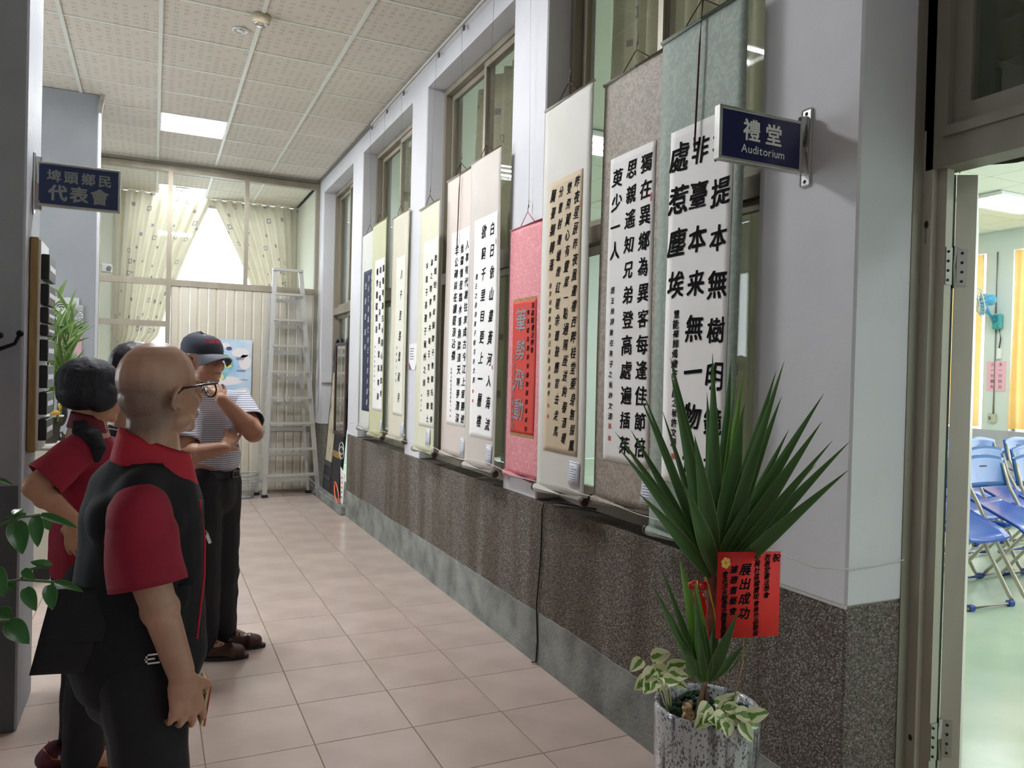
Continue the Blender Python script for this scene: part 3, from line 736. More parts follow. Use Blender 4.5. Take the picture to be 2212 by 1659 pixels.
sv = silk('silver_white_silk', (216, 218, 212), (204, 206, 198)); cream = silk('cream_silk', (222, 216, 196), (210, 203, 182))
olive = silk('pale_olive_silk', (206, 206, 166), (192, 192, 152)); ccream = silk('mottled_cream_silk', (222, 220, 196), (204, 202, 172))
blush = silk('blush_beige_silk', (216, 204, 194), (206, 193, 182)); blush2 = silk('warm_grey_silk', (206, 198, 190), (196, 188, 178))
pinks = silk('pink_brocade', (222, 134, 142), (246, 200, 200), (.58, .66), 70)
offw = silk('off_white_silk', (218, 216, 208), (208, 205, 195)); taupe = silk('taupe_damask', (150, 140, 128), (176, 166, 152), (.44, .56), 34)
sage = silk('sage_green_damask', (136, 150, 139), (152, 166, 154), (.40, .66), 22)
tan_paper = mat('tan_paper', (208, 190, 162), .7, col2=(198, 178, 150), scale=3); navy = mat('navy_paper', (44, 48, 74), .7); red_paper = mat('vermilion_paper', (208, 58, 44), .6)
cream_paper = mat('cream_paper', (232, 230, 216), .7)

scroll(10, 2.440, 1.975, 2.760, (2.368, 2.025, 2.397, 1.095),
       [('菩提本無樹明鏡亦', .83, .03, 1.0, .098), ('非臺本来無一物何', .50, .02, .99, .100), ('處惹塵埃', .17, .02, .50, .104), ('慧能禪師偈歲在丁酉之秋許文源', .20, .51, .90, .034)],
       sage, paper_w, 'sage green silk scroll nearest the doorway, large black characters in three columns', seals=((.20, .925, .010, .010), (.20, .965, .010, .010)), ribbons=.42, card=(2.12, .985, .075, .095), off=.03)
scroll(9, 2.924, 2.440, 2.766, (2.853, 2.519, 2.422, 1.118),
       [('獨在異鄉為異客每逢佳節倍', .82, .02, .98, .080), ('思親遙知兄弟登高處遍插茱', .50, .02, .98, .080), ('萸少一人', .17, .03, .35, .082), ('唐王維詩歲在庚子之秋許文源', .15, .42, .87, .030)],
       taupe, paper_w, 'taupe patterned silk scroll with bold black characters on white paper', seals=((.15, .885, .009, .011), (.15, .925, .009, .010), (.93, .17, .005, .016)), card=(2.56, .975, .10, .105), off=.026)
scroll(8, 3.406, 2.945, 2.790, (3.342, 3.010, 2.417, 1.112),
       [('昨夜星辰昨夜風畫樓西畔桂堂東身無綵鳳', .85, .01, .99, .058), ('雙飛翼心有靈犀一點通隔座送鈎春酒暖', .62, .02, .97, .056), ('分曹射覆蠟燈紅嗟余聽鼓應官去走馬', .38, .02, .95, .054), ('蘭臺類轉蓬', .16, .02, .34, .062), ('唐李商隱無題詩己亥秋月林錦軒', .14, .37, .80, .028)],
       offw, tan_paper, 'off-white silk scroll with running script in four columns on tan paper', seals=((.13, .83, .007, .008), (.13, .87, .007, .009), (.95, .12, .004, .014)), card=(3.08, .98, .095, .11), asp=.8, shear=.28, off=.018)
scroll(7, 3.872, 3.467, 2.276, (3.815, 3.535, 1.876, 1.165),
       [('祝嘉陽書法學會', .86, .02, .40, .034), ('會員成員筆采墨韻聯展圓滿成功', .68, .06, .99, .030), ('筆勢飛動', .36, .03, .93, .125, ink_grey), ('己亥初秋書法學會敬賀', .10, .40, .98, .034, ink_grey)],
       pinks, red_paper, 'short pink brocade scroll with a vermilion sheet and silvery characters', cord=pink_cord, strip=.014, off=.02, shear=.18)
scroll(6, 4.378, 3.925, 2.757, (4.305, 3.955, 2.400, 1.102),
       [('白日依山盡黃河入海流', .78, .02, .98, .078), ('欲窮千里目更上一層樓', .42, .02, .97, .078), ('唐王之渙詩庚子秋月許文源', .13, .24, .76, .036)],
       blush2, paper_w, 'warm grey silk scroll with two columns of bold cursive characters, left of the pink one', seals=((.12, .79, .009, .010), (.12, .835, .008, .009), (.93, .13, .004, .016), (.90, .68, .005, .012)), card=(4.04, .965, .08, .11), asp=.85, shear=.22, off=.02)
scroll(5, 4.921, 4.430, 2.777, (4.822, 4.485, 2.410, 1.140),
       [('人事有代謝往來成古今江上留勝迹', .87, .06, .99, .060), ('我輩復登臨水落魚梁淺天寒夢澤深', .60, .07, .99, .062), ('羊公碑尚在讀罷淚沾襟', .30, .07, .67, .064), ('吳興子書孟浩然詩岳上', .22, .70, .91, .020)],
       blush, paper_w, 'blush beige silk scroll with three columns of regular script and a dark ribbon', seals=((.22, .925, .006, .007), (.22, .955, .006, .007)), ribbons=.42, card=(4.55, .965, .075, .11), off=.022)
scroll(4, 5.375, 4.950, 2.662, (5.275, 4.955, 2.408, 1.099),
       [('敖周封寧叔振鐸子曹國氏焉秦', .85, .07, .99, .050), ('漢之際曹參共輔王室世宗廓土', .60, .09, .99, .050), ('字竟子孫遷于雍州之郊', .30, .10, .80, .056), ('斯曹全碑', .14, .82, .93, .018)],
       ccream, cream_paper, 'mottled cream silk scroll with clerical script beside the second pillar of plaster', card=(5.10, .975, .085, .115), off=.018, shear=0)
scroll(3, 6.235, 5.775, 2.753, (6.10, 5.828, 2.405, 1.130),
       [('八千里路雲和月', .62, .05, .95, .085), ('岳飛滿江紅句', .30, .55, .80, .026)],
       cream, cream_paper, 'cream silk scroll with a single column of seven cursive characters', card=(5.86, .97, .075, .11), asp=.7, shear=.2, off=.014)
scroll(2, 6.700, 6.262, 2.763, (6.585, 6.285, 2.440, 1.143),
       [('書聲琴韻古今同心清如水', .92, .03, .92, .062), ('硯在情深意遠雲蒸霞蔚', .62, .03, .95, .062), ('種學勵賦閒語', .30, .04, .50, .066), ('庚子仲秋書于蘭室', .20, .56, .82, .022)],
       olive, paper_w, 'pale olive silk scroll with three columns of seal-like characters', seals=((.20, .86, .006, .007),), card=(6.33, .965, .06, .11), off=.02, shear=0)
scroll(1, 7.237, 6.728, 2.762, (7.15, 6.79, 2.410, 1.112),
       [('蘭亭已矣梓澤丘墟勝地不常盛筵難再', .85, .02, .98, .064, ink_white), ('吉心三省為仁由己行到水窮處', .55, .02, .97, .060, ink_white), ('坐看雲起時', .25, .05, .60, .060, ink_white)],
       sv, navy, 'silver white silk scroll with white cursive script on navy paper, farthest along the wall', card=(6.86, .965, .06, .10), asp=.75, shear=.25, off=.018)

# picture rail under the ceiling, and the string holding the scroll bottoms
t = thing('picture_rail', (1.79, 4, 3.735), 'white metal picture rail running along the top of the wall', 'rail')
box('rail', white_m, t, 1.778, 1.811, -2.0, 7.0, 3.735, 3.765); box('lip', alu, t, 1.774, 1.779, -2.0, 7.0, 3.732, 3.742)
for y in (4.15, 4.68, 5.16, 6.0, 6.48, 6.98): box('glider', wire_m, t, 1.780, 1.79, y-.01, y+.01, 3.705, 3.737)
mb = MB(); pts = []
for i in range(40):
    y = 7.3-(7.3-1.60)*i/39; pts.append((1.716+.004*math.sin(i), y, .985+.012*math.sin(i*.9)-.01*(i % 5 == 0)-.03*(i/39)))
pts += [(1.800, 1.572, .945), (1.815, 1.562, .945), (JX0, 1.562, .955)]
mb.tube(pts, .0016, 5); tag(add('string', mb.mesh('string'), mat('white_string', (222, 222, 218), .7), None, (1.74, 4.4, .96)), 'thin white string stretched across the scroll bottoms and round the pillar', 'string')
# black cable down the pebble wall
mb = MB(); y = 3.44
mb.tube([(1.95, 3.15, .840), (1.90, 3.22, .846), (1.83, 3.36, .846), (1.803, 3.425, .838), (1.803, 3.445, .80), (1.804, 3.45, .55), (1.800, 3.475, .30), (1.803, 3.46, .12), (1.800, 3.465, .012), (1.79, 3.49, .006)], .0042, 7)
tag(add('cable', mb.mesh('cable'), black_m, None, (1.80, 3.45, 0)), 'thin black cable running down the pebble-dash wall', 'cable')
# little poster on the third pillar
t = thing('notice', (1.808, 5.64, 1.50), 'small white notice with green and violet corners on the pillar', 'notice')
box('paper', paper_w, t, 1.807, 1.811, 5.53, 5.755, 1.50, 1.70)
mb = MB(); q = 1.806
mb.poly([(q, 5.755, 1.50), (q, 5.68, 1.50), (q, 5.755, 1.56)]); mb.build('violet_corner', mat('violet_print', (150, 90, 160), .6), t)
mb = MB(); mb.poly([(q, 5.60, 1.50), (q, 5.53, 1.50), (q, 5.53, 1.68), (q, 5.57, 1.69), (q, 5.545, 1.60)]); mb.build('green_leaves', mat('green_print', (104, 160, 84), .6), t)
mb = MB()
for i in range(5): mb.poly([(q, 5.73, 1.665-i*.02), (q, 5.63+.01*(i % 3), 1.665-i*.02), (q, 5.63+.01*(i % 3), 1.659-i*.02), (q, 5.73, 1.659-i*.02)])
mb.build('print', print_m, t)

# ================================================================== SIGNS
sign_blue = mat('dark_blue_sign_face', (30, 32, 74), .3, coat=.3); sign_blue2 = mat('slate_blue_sign_face', (34, 52, 96), .35, coat=.2)
sign_txt = mat('sign_lettering', (222, 222, 214), .5)
t = thing('wall_sign', (1.80, 1.766, 2.10), 'dark blue projecting sign reading Auditorium in white', 'sign')
box('sign_board', sign_blue, t, 1.463, 1.768, 1.7505, 1.7695, 2.121, 2.260)
mb = MB(); x0, x1, z0, z1 = 1.455, 1.775, 2.112, 2.268
for a in ((x0, x0+.011, z0, z1), (x1-.011, x1, z0, z1), (x0+.011, x1-.011, z0, z0+.010), (x0+.011, x1-.011, z1-.010, z1)): mb.box(a[0], a[1], 1.747, 1.773, a[2], a[3], bev=.002)
mb.build('frame', alu, t)
mb = MB(); mb.box(1.806, 1.8115, 1.745, 1.787, 2.078, 2.318, bev=.006); mb.build('wall_plate', mat('brushed_plate', (206, 206, 204), .3, .9), t)
mb = MB(); mb.tube([(1.79, 1.762, 2.112), (1.79, 1.762, 2.285)], .017, 14); mb.build('bracket', chrome, t)
mb = MB()
for z in (2.302, 2.094): mb.ell((1.806, 1.768, z), (.003, .006, .006), n=10, m=6)
mb.build('screw', black_m, t)
FT = lambda u, v: (1.463+u, 1.7490, 2.121+v)
mb = MB(); put_glyph(mb, '禮', FT, .112, .089, .066, .035); put_glyph(mb, '堂', FT, .196, .087, .066, .035)
text_line(mb, 'Auditorium', FT, .158, .022, .034, .006, gap=.02); mb.build('lettering', sign_txt, t, False)

t = thing('wall_sign', (-.465, 3.78, 2.12), 'slate blue projecting sign with two rows of grey characters on the left column', 'sign')
box('sign_board', sign_blue2, t, -.448, -.150, 3.771, 3.789, 2.146, 2.315)
mb = MB(); x0, x1, z0, z1 = -.452, -.142, 2.138, 2.323
for a in ((x1-.010, x1, z0, z1), (x0, x1-.01, z0, z0+.010), (x0, x1-.01, z1-.010, z1)): mb.box(a[0], a[1], 3.767, 3.793, a[2], a[3], bev=.002)
mb.build('frame', alu, t)
mb = MB(); mb.tube([(-.452, 3.78, 2.12), (-.452, 3.78, 2.34)], .016, 12); mb.box(-.468, -.462, 3.76, 3.80, 2.10, 2.36, bev=.004); mb.build('bracket', chrome, t)
FT = lambda u, v: (-.448+u, 3.7695, 2.146+v)
mb = MB()
for ch, u in zip('埤頭鄉民', (.055, .118, .182, .245)): put_glyph(mb, ch, FT, u, .122, .054, .04)
for ch, u in zip('代表會', (.070, .148, .226)): put_glyph(mb, ch, FT, u, .052, .070, .05)
mb.build('lettering', mat('worn_grey_lettering', (150, 154, 152), .6), t, False)

# ================================================================== CEILING FITTINGS
dx, dy = .60, 5.30
t = thing('smoke_detector', (dx, dy, ZC), 'beige domed smoke detector on the ceiling grid', 'smoke detector')
mb = MB(); mb.lathe([(.062, -.0), (.064, -.016), (.058, -.02), (.056, -.045), (.045, -.060), (.012, -.066)], (dx, dy, ZC-.001), 24); mb.build('housing', mat('aged_beige_plastic', (176, 166, 140), .5), t)
mb = MB(); mb.lathe([(.048, -.056), (.040, -.064), (.015, -.070), (.002, -.071)], (dx, dy, ZC-.001), 20); mb.build('test_ring', chrome, t)
t = thing('ceiling_downlight', (.50, 5.59, ZC), 'small round recessed fitting beside the smoke detector', 'ceiling fitting')
mb = MB(); mb.lathe([(.055, 0), (.055, -.006), (.046, -.010), (.040, -.006), (.040, -.001)], (.50, 5.59, ZC-.001), 24); mb.lathe([(.024, -.001), (.024, -.009), (.005, -.012)], (.50, 5.59, ZC-.001), 16); mb.build('trim_ring', white_m, t)
mb = MB(); mb.box(.495, .505, 5.553, 5.627, ZC-.009, ZC-.001); mb.build('bar', mat('grey_plastic', (110, 110, 106), .5), t)

# ================================================================== FAR END: ladder, basket, mirror, leaning frame, poster
lad = mat('ladder_aluminium', (208, 208, 204), .35, .55)
def ladder():
    t = thing('step_ladder', (1.45, 9.2, 0), 'tall aluminium step ladder standing folded against the partition', 'ladder')
    H = 2.64
    def P(s, k, b=0):     # s side, k height fraction, b back frame
        if not b: xl, xr = 1.185+(1.262-1.185)*k, 1.792+(1.552-1.792)*k; return V((xl if s < 0 else xr, 9.14+.10*k, .02+(H-.02)*k))
        xl, xr = 1.125+(1.215-1.125)*k, 1.715+(1.52-1.715)*k; return V((xl if s < 0 else xr, 9.36-.06*k, .02+(H-.3)*k))
    for s in (-1, 1):
        mb = MB(); mb.beam(P(s, 0), P(s, 1), .05, .028, (0, 1, 0)); mb.build('stile', lad, t)
        mb = MB(); mb.beam(P(s, 0, 1), P(s, 1, 1), .035, .025, (0, 1, 0)); mb.build('rear_stile', lad, t)
        for b in (0, 1):
            q = P(s, 0, b); mb = MB(); mb.box(q.x-.035, q.x+.035, q.y-.03, q.y+.03, 0, .035, bev=.006); mb.build('rubber_foot', black_m, t)
    for i in range(8):
        k = (.235+.302*i)/H; a, b = P(-1, k), P(1, k); mb = MB(); mb.box(a.x+.01, b.x-.01, a.y-.045, a.y+.035, a.z-.012, a.z+.012); mb.build('tread', lad, t)
        k = (.10+.302*i)/(H-.3)+.02
        if i < 8 and k < .98: a, b = P(-1, k, 1), P(1, k, 1); mb = MB(); mb.box(a.x+.005, b.x-.005, a.y-.012, a.y+.012, a.z-.022, a.z+.022); mb.build('rear_rung', lad, t)
    a, b = P(-1, 1), P(1, 1); mb = MB(); mb.box(a.x-.025, b.x+.025, a.y-.03, a.y+.03, H-.02, H+.01, bev=.003); mb.build('top_cap', lad, t)
    mb = MB()
    for s in (-1, 1):
        for z, dz in ((.235, -.11), (.235+.302*6, -.11)):
            q = P(s, z/H); e = P(s, (z+dz)/H); mb.beam((q.x-s*.10, q.y, z-.01), (e.x-s*.01, e.y, z+dz), .012, .006, (0, 1, 0))
    mb.build('brace', lad, t)
    mb = MB(); cx = 1.43; mb.tube([(cx-.05, 9.1, 1.39), (cx-.07, 9.09, 1.18), (cx-.04, 9.09, 1.09), (cx+.01, 9.09, 1.10), (cx+.03, 9.09, 1.18), (cx-.0, 9.1, 1.39)], .004, 6); mb.build('cord_loop', mat('grey_cord', (120, 118, 112), .7), t)
ladder()
def basket():
    cx, cy = .965, 9.20; t = thing('wire_basket', (cx, cy, 0), 'grey wire basket on the floor beside the ladder', 'basket')
    gm = mat('grey_plastic_wire', (158, 160, 160), .45); n = 30
    R = lambda z: .105+.05*z/.27
    for k in range(n):
        a = 2*PI*k/n; mb = MB(); mb.tube([(cx+math.cos(a)*R(z), cy+math.sin(a)*R(z), z+.004) for z in (0, .13, .27)], .0028, 5); mb.build('upright_wire', gm, t)
    for i in range(8):
        z = .012+.034*i; mb = MB(); mb.tube([(cx+math.cos(2*PI*k/24)*R(z), cy+math.sin(2*PI*k/24)*R(z), z) for k in range(25)], .0026, 5, caps=False); mb.build('hoop', gm, t)
    mb = MB(); mb.tube([(cx+math.cos(2*PI*k/24)*.158, cy+math.sin(2*PI*k/24)*.158, .275+.008*math.cos(4*PI*k/24)) for k in range(25)], .009, 7, caps=False); mb.build('rim', gm, t)
    mb = MB(); mb.lathe([(.105, 0), (.105, .006), (.02, .008)], (cx, cy, .001), 24); mb.build('base', gm, t)
basket()
# mirror in a dark red frame at the end of the parapet
mir = mat('mirror_glass', (235, 238, 236), .01, 1.0)
t = thing('mirror', (1.80, 8.1, .82), 'narrow mirror in a dark red wooden frame hanging past the last scroll', 'mirror')
y0, y1, z0, z1 = 8.35, 7.83, .80, 1.775
box('mirror_glass', mir, t, 1.796, 1.800, y1+.03, y0-.03, z0+.03, z1-.03)
mb = MB()
for a in ((y1, y1+.032, z0, z1), (y0-.032, y0, z0, z1), (y1+.032, y0-.032, z0, z0+.032), (y1+.032, y0-.032, z1-.032, z1)): mb.box(1.785, 1.808, a[0], a[1], a[2], a[3], bev=.004)
mb.build('frame', darkwood, t)
mb = MB(); mb.tube([(1.80, y1+.16, z1), (1.806, 8.09, z1+.085), (1.80, y0-.16, z1)], .002, 5); mb.build('hanging_wire', wire_m, t)
# two tall black boards leaning in the recess
blk = mat('black_lacquer', (22, 24, 36), .35); dgr = mat('dark_grey_frame', (66, 68, 74), .45)
land = mat('ink_landscape_print', (196, 186, 158), .7, col2=(70, 66, 58), scale=9, detail=10, ramp=(.50, .72), stretch=(1, 1, .55))
def leaning(yl, yr, label, picture):
    t = thing('leaning_panel', (1.85, (yl+yr)/2, .095), label, 'picture panel')
    H = 1.72; W = yl-yr; r = W/2
    X = lambda z, o=0: 1.835+.12*(z/H)-o
    out = [(yl, 0), (yr, 0), (yr, H-r)] + [((yl+yr)/2-r*math.cos(PI*k/10), H-r+r*math.sin(PI*k/10)*1.25) for k in range(1, 10)] + [(yl, H-r)]
    out = [(a, b) for a, b in out]
    pts = [(yl, 0), (yr, 0)] + [((yl+yr)/2-r*math.cos(PI*k/12), H-r+r*1.2*math.sin(PI*k/12)) for k in range(0, 13)]
    mb = MB(); mb.prism([(X(z), y, .095+z) for y, z in pts], (.03, 0, 0)); mb.build('board', blk, t)
    if picture:
        mb = MB(); mb.prism([(X(z, .003), y, .095+z) for y, z in ((yl-.05, .32), (yr+.03, .32), (yr+.03, 1.36), (yl-.05, 1.36))], (.004, 0, 0)); mb.build('picture', land, t)
        mb = MB()
        for z in (.28, 1.36): mb.prism([(X(z, .006), y, .095+zz) for y, zz in ((yl-.03, z), (yr+.02, z), (yr+.02, z+.06), (yl-.03, z+.06))], (.008, 0, 0))
        mb.prism([(X(.13, .006), y, .095+zz) for y, zz in ((yl-.03, .13), (yr+.02, .13), (yr+.02, .17), (yl-.03, .17))], (.008, 0, 0))
        mb.build('bar', dgr, t)
        mb = MB(); mb.tube([(X(H-r)-.004, yl-.012, .095+1.40)]+[(X(H-.1)-.004, (yl+yr)/2+(r-.012)*math.cos(PI*k/10), .095+H-r+(r-.0)*1.17*math.sin(PI*k/10)) for k in range(0, 11)]+[(X(H-r)-.004, yr+.012, .095+1.40)], .014, 8); mb.build('arch_frame', dgr, t)
    else:
        mb = MB()
        for z in (.42, 1.40): mb.prism([(X(z, .003), y, .095+zz) for y, zz in ((yl, z), (yr, z), (yr, z+.07), (yl, z+.07))], (.004, 0, 0))
        mb.build('gilt_band', gold_m, t)
leaning(9.12, 8.70, 'tall arched black panel with an ink landscape leaning in the recess', True)
leaning(8.69, 8.27, 'plain black panel with gilt bands leaning beside the landscape one', False)
mb = MB(); mb.tube([(1.80+.0*k, 8.0+.11*math.cos(k*.55), .60+.075*math.sin(k*.55)+.004*k) for k in range(22)], .0035, 5)
tag(add('cable_coil', mb.mesh('coil'), white_m, None, (1.80, 8.0, .6)), 'small coil of white cable hanging by the black panels', 'cable')
mb = MB(); mb.tube([(1.80-.03*math.sin(k/14*PI), 8.20+.18*math.cos(k*2*PI/14)-.1, .19+.10*math.sin(k*2*PI/14+.6)) for k in range(15)], .006, 6, caps=False)
tag(add('orange_loop', mb.mesh('loop'), mat('orange_plastic', (240, 112, 74), .5), None, (1.80, 8.1, .1)), 'orange plastic loop lying on the kerb', 'loop')
mb = MB(); mb.prism([(1.80, 7.97, .10), (1.80, 7.88, .09), (1.80, 7.83, .42), (1.80, 8.02, .47)], (.004, 0, 0)); t = thing('paper_tag', (1.80, 7.92, .1), 'white paper tag standing at the end of the parapet', 'tag'); mb.build('paper', paper_w, t)
mb = MB()
for i in range(5): mb.box(1.797, 1.7995, 7.91, 7.95, .16+i*.05, .175+i*.05)
mb.build('print', seal_m, t)
box('conduit', alu_beige, wall_r, 1.83, 2.05, 9.255, 9.268, 1.315, 1.335)
# map poster on the partition panels
t = thing('map_poster', (.83, 9.52, 1.02), 'blue poster with an island map and clouds taped to the partition', 'poster')
q = 9.505; x0, x1, z0, z1 = .60, 1.055, 1.0, 1.812
box('paper', mat('sky_blue_print', (150, 192, 226), .45, col2=(206, 220, 234), scale=3.2), t, x0, x1, q, q+.003, z0, z1)
def blob2(mb, cx, cz, rx, rz, y, n=20, a=0.18, sd=0):
    mb.poly([(cx+rx*math.cos(2*PI*k/n)*(1+a*noise.noise(V((k*.7, sd, 0)))), y, cz+rz*math.sin(2*PI*k/n)*(1+a*noise.noise(V((sd, k*.7, 3))))) for k in range(n)], flip=True)
mb = MB()
for i, (cx, cz, rx, rz) in enumerate(((.93, 1.66, .10, .06), (.98, 1.55, .07, .09), (.80, 1.33, .16, .05), (.97, 1.20, .08, .05), (.70, 1.12, .09, .04), (.76, 1.74, .05, .03))): blob2(mb, cx, cz, rx, rz, q-.001, sd=i)
mb.build('clouds', mat('cloud_print', (232, 226, 228), .5), t)
mb = MB(); mb.poly([(x, q-.002, z) for x, z in ((.73, 1.33), (.70, 1.40), (.67, 1.50), (.68, 1.60), (.72, 1.64), (.79, 1.63), (.85, 1.58), (.85, 1.50), (.80, 1.42), (.76, 1.34))], flip=False); mb.build('island', mat('green_map', (112, 176, 150), .5, col2=(150, 196, 214), scale=14), t)
mb = MB(); blob2(mb, .75, 1.60, .05, .02, q-.003); blob2(mb, .79, 1.50, .045, .018, q-.003, sd=4); blob2(mb, .73, 1.37, .02, .03, q-.003, sd=2); mb.build('highlands', mat('yellow_map', (222, 218, 140), .5), t)
mb = MB(); blob2(mb, .80, 1.705, .032, .022, q-.003, sd=9); mb.build('emblem', mat('dark_print', (74, 78, 110), .5), t)
mb = MB()
for (cx, cz, n_) in ((.93, 1.60, 3), (.94, 1.45, 2), (.73, 1.23, 3), (.97, 1.34, 1), (.95, 1.13, 1)):
    for i in range(n_): mb.poly([(cx-.05, q-.003, cz-.012*i), (cx+.05-.01*i, q-.003, cz-.012*i), (cx+.05-.01*i, q-.003, cz-.012*i+.005), (cx-.05, q-.003, cz-.012*i+.005)])
mb.build('small_print', print_m, t)
mb = MB(); blob2(mb, .92, 1.19, .016, .02, q-.003, sd=3); mb.build('red_motif', seal_m, t)
# camera device behind glass
t = thing('wall_camera', (-.50, 9.70, 2.48), 'small white box camera behind the glass by the left column', 'camera')
mb = MB(); mb.box(-.54, -.43, 9.62, 9.68, 2.50, 2.60, bev=.012); mb.build('housing', white_m, t)
mb = MB(); mb.tube([(-.46, 9.625, 2.55), (-.46, 9.605, 2.55)], .024, 14); mb.build('lens', mat('grey_lens', (120, 122, 128), .3), t)
mb = MB(); mb.tube([(-.54, 9.65, 2.58), (-.60, 9.65, 2.57), (-.60, 9.65, 2.50), (-.55, 9.65, 2.48)], .006, 6); mb.build('cable', mat('grey_cord', (120, 118, 112), .7), t)

# ================================================================== LEFT COLUMN: slotted board, hook
t = thing('slot_board', (-.45, 3.78, 1.10), 'wooden edged board with a row of black modules on the left column', 'board')
wood = mat('light_wood', (176, 146, 96), .5, col2=(150, 120, 74), scale=10, stretch=(6, 6, .6))
box('back_panel', wood, t, -.466, -.436, 3.70, 3.97, 1.105, 1.995, bev=.003)
box('white_face', white_m, t, -.436, -.428, 3.71, 3.965, 1.11, 1.985)
zz = 1.93
for dz, ht in ((0, .105), (.12, .085), (.215, .062), (.285, .045), (.345, .09), (.450, .095), (.56, .093), (.67, .088)):
    z1 = zz-dz*1.03; mb = MB(); mb.box(-.428, -.398, 3.72, 3.95, z1-ht, z1, bev=.003)
    m_ = mb.build('module', black_m, t)
    mb = MB(); mb.box(-.3985, -.397, 3.74, 3.93, z1-ht*.62, z1-ht*.40); mb.build('label_strip', label_m, m_)
t = thing('coat_hook', (-.56, 3.585, 1.50), 'black iron double coat hook on the left column', 'hook')
hm = mat('black_iron', (28, 28, 34), .35, .6)
mb = MB(); mb.box(-.63, -.585, 3.574, 3.5845, 1.46, 1.66, bev=.006); mb.build('back_plate', hm, t)
for (ex, ey, ez) in ((-.468, 3.50, 1.588), (-.530, 3.47, 1.578)):
    mb = MB(); mb.tube([(-.608, 3.575, 1.52), (-.600, 3.54, 1.512), (-.57+.3*(ex+.53), 3.51, 1.518), (ex-.018, ey+.006, 1.548), (ex, ey, ez)], [.008, .009, .0085, .007, .007], 10); mb.build('arm', hm, t)
    mb = MB(); mb.ell((ex, ey, ez), .0135); mb.build('ball', hm, t)

# ================================================================== PLANTS
def leaf_mat(name, c1, c2, margin=None, rough=.38):
    m = bpy.data.materials.new(name); m.use_nodes = True; nt = m.node_tree; N = nt.nodes; L = nt.links
    b = N['Principled BSDF']; b.inputs['Roughness'].default_value = rough; b.inputs['Subsurface Weight'].default_value = 0
    tc = N.new('ShaderNodeTexCoord'); sp = N.new('ShaderNodeSeparateXYZ'); L.new(tc.outputs['UV'], sp.inputs[0])
    mp = N.new('ShaderNodeMapping'); mp.inputs['Scale'].default_value = (14, 1.2, 1); L.new(tc.outputs['UV'], mp.inputs[0])
    n = N.new('ShaderNodeTexNoise'); n.inputs['Scale'].default_value = 2; L.new(mp.outputs[0], n.inputs['Vector'])
    mx = N.new('ShaderNodeMix'); mx.data_type = 'RGBA'; mx.inputs['A'].default_value = srgb(c1); mx.inputs['B'].default_value = srgb(c2); L.new(n.outputs[0], mx.inputs[0]); col = mx.outputs['Result']
    d = node_math(nt, 'ABSOLUTE', node_math(nt, 'SUBTRACT', sp.outputs[0], .5))
    if margin:
        n2 = N.new('ShaderNodeTexNoise'); n2.inputs['Scale'].default_value = 28; n2.inputs['Detail'].default_value = 2; L.new(tc.outputs['Object'], n2.inputs['Vector'])
        k = node_math(nt, 'GREATER_THAN', node_math(nt, 'ADD', d, node_math(nt, 'MULTIPLY', n2.outputs[0], .85)), margin[1])
        m3 = N.new('ShaderNodeMix'); m3.data_type = 'RGBA'; m3.inputs['B'].default_value = srgb(margin[0]); L.new(k, m3.inputs[0]); L.new(col, m3.inputs['A']); col = m3.outputs['Result']
    else:
        k = node_math(nt, 'GREATER_THAN', d, .465)
        m3 = N.new('ShaderNodeMix'); m3.data_type = 'RGBA'; m3.inputs['B'].default_value = srgb((150, 176, 110)); L.new(node_math(nt, 'MULTIPLY', k, .6), m3.inputs[0]); L.new(col, m3.inputs['A']); col = m3.outputs['Result']
    L.new(col, b.inputs['Base Color'])
    t = N.new('ShaderNodeBsdfTranslucent'); L.new(col, t.inputs[0]); ms = N.new('ShaderNodeMixShader'); ms.inputs[0].default_value = .22
    L.new(b.outputs[0], ms.inputs[1]); L.new(t.outputs[0], ms.inputs[2]); L.new(ms.outputs[0], N['Material Output'].inputs[0]); return m
yuc = leaf_mat('yucca_leaf', (48, 80, 42), (74, 110, 56)); yuc_y = leaf_mat('young_yucca_leaf', (88, 134, 48), (112, 154, 66))
poth = leaf_mat('variegated_leaf', (96, 140, 62), (130, 166, 84), ((230, 232, 190), .60)); dpoth = leaf_mat('dark_glossy_leaf', (38, 84, 40), (64, 112, 56), None, .22)
bamb = leaf_mat('bamboo_leaf', (92, 126, 64), (134, 164, 90))
def blade(name, m, parent, base, tip, wd, bow=.05, fold=.25, facing=None, wp=.35, tw=0.0, nl=9, point=1.0):
    """sword leaf: base -> tip, widest at fraction wp"""
    base, tip = V(base), V(tip); d = tip-base; L_ = d.length; dn = d.normalized()
    up = V(facing) if facing is not None else V((-0.5, -0.8, .2))
    s = dn.cross(up).normalized(); n = s.cross(dn).normalized(); mb = MB()
    def fn(u, v):
        t = v; c = base + d*t + V((0, 0, 1))*(bow*L_*4*t*(1-t))*.5 - V((0, 0, 1))*bow*L_*t*t*.0
        if t < wp: w_ = wd*(.42+.58*math.sin(t/wp*PI/2))
        else: w_ = wd*max(.015, (1-((t-wp)/(1-wp))**(1.25*point)))
        a = (u-.5)*w_; th = tw*t; ss = s*math.cos(th)+n*math.sin(th); nn = n*math.cos(th)-s*math.sin(th)
        return c + ss*a - nn*(-abs(u-.5)*2*w_*fold)
    mb.grid(fn, 4, nl); me = mb.mesh(name, False)
    return add(name, me, m, parent)
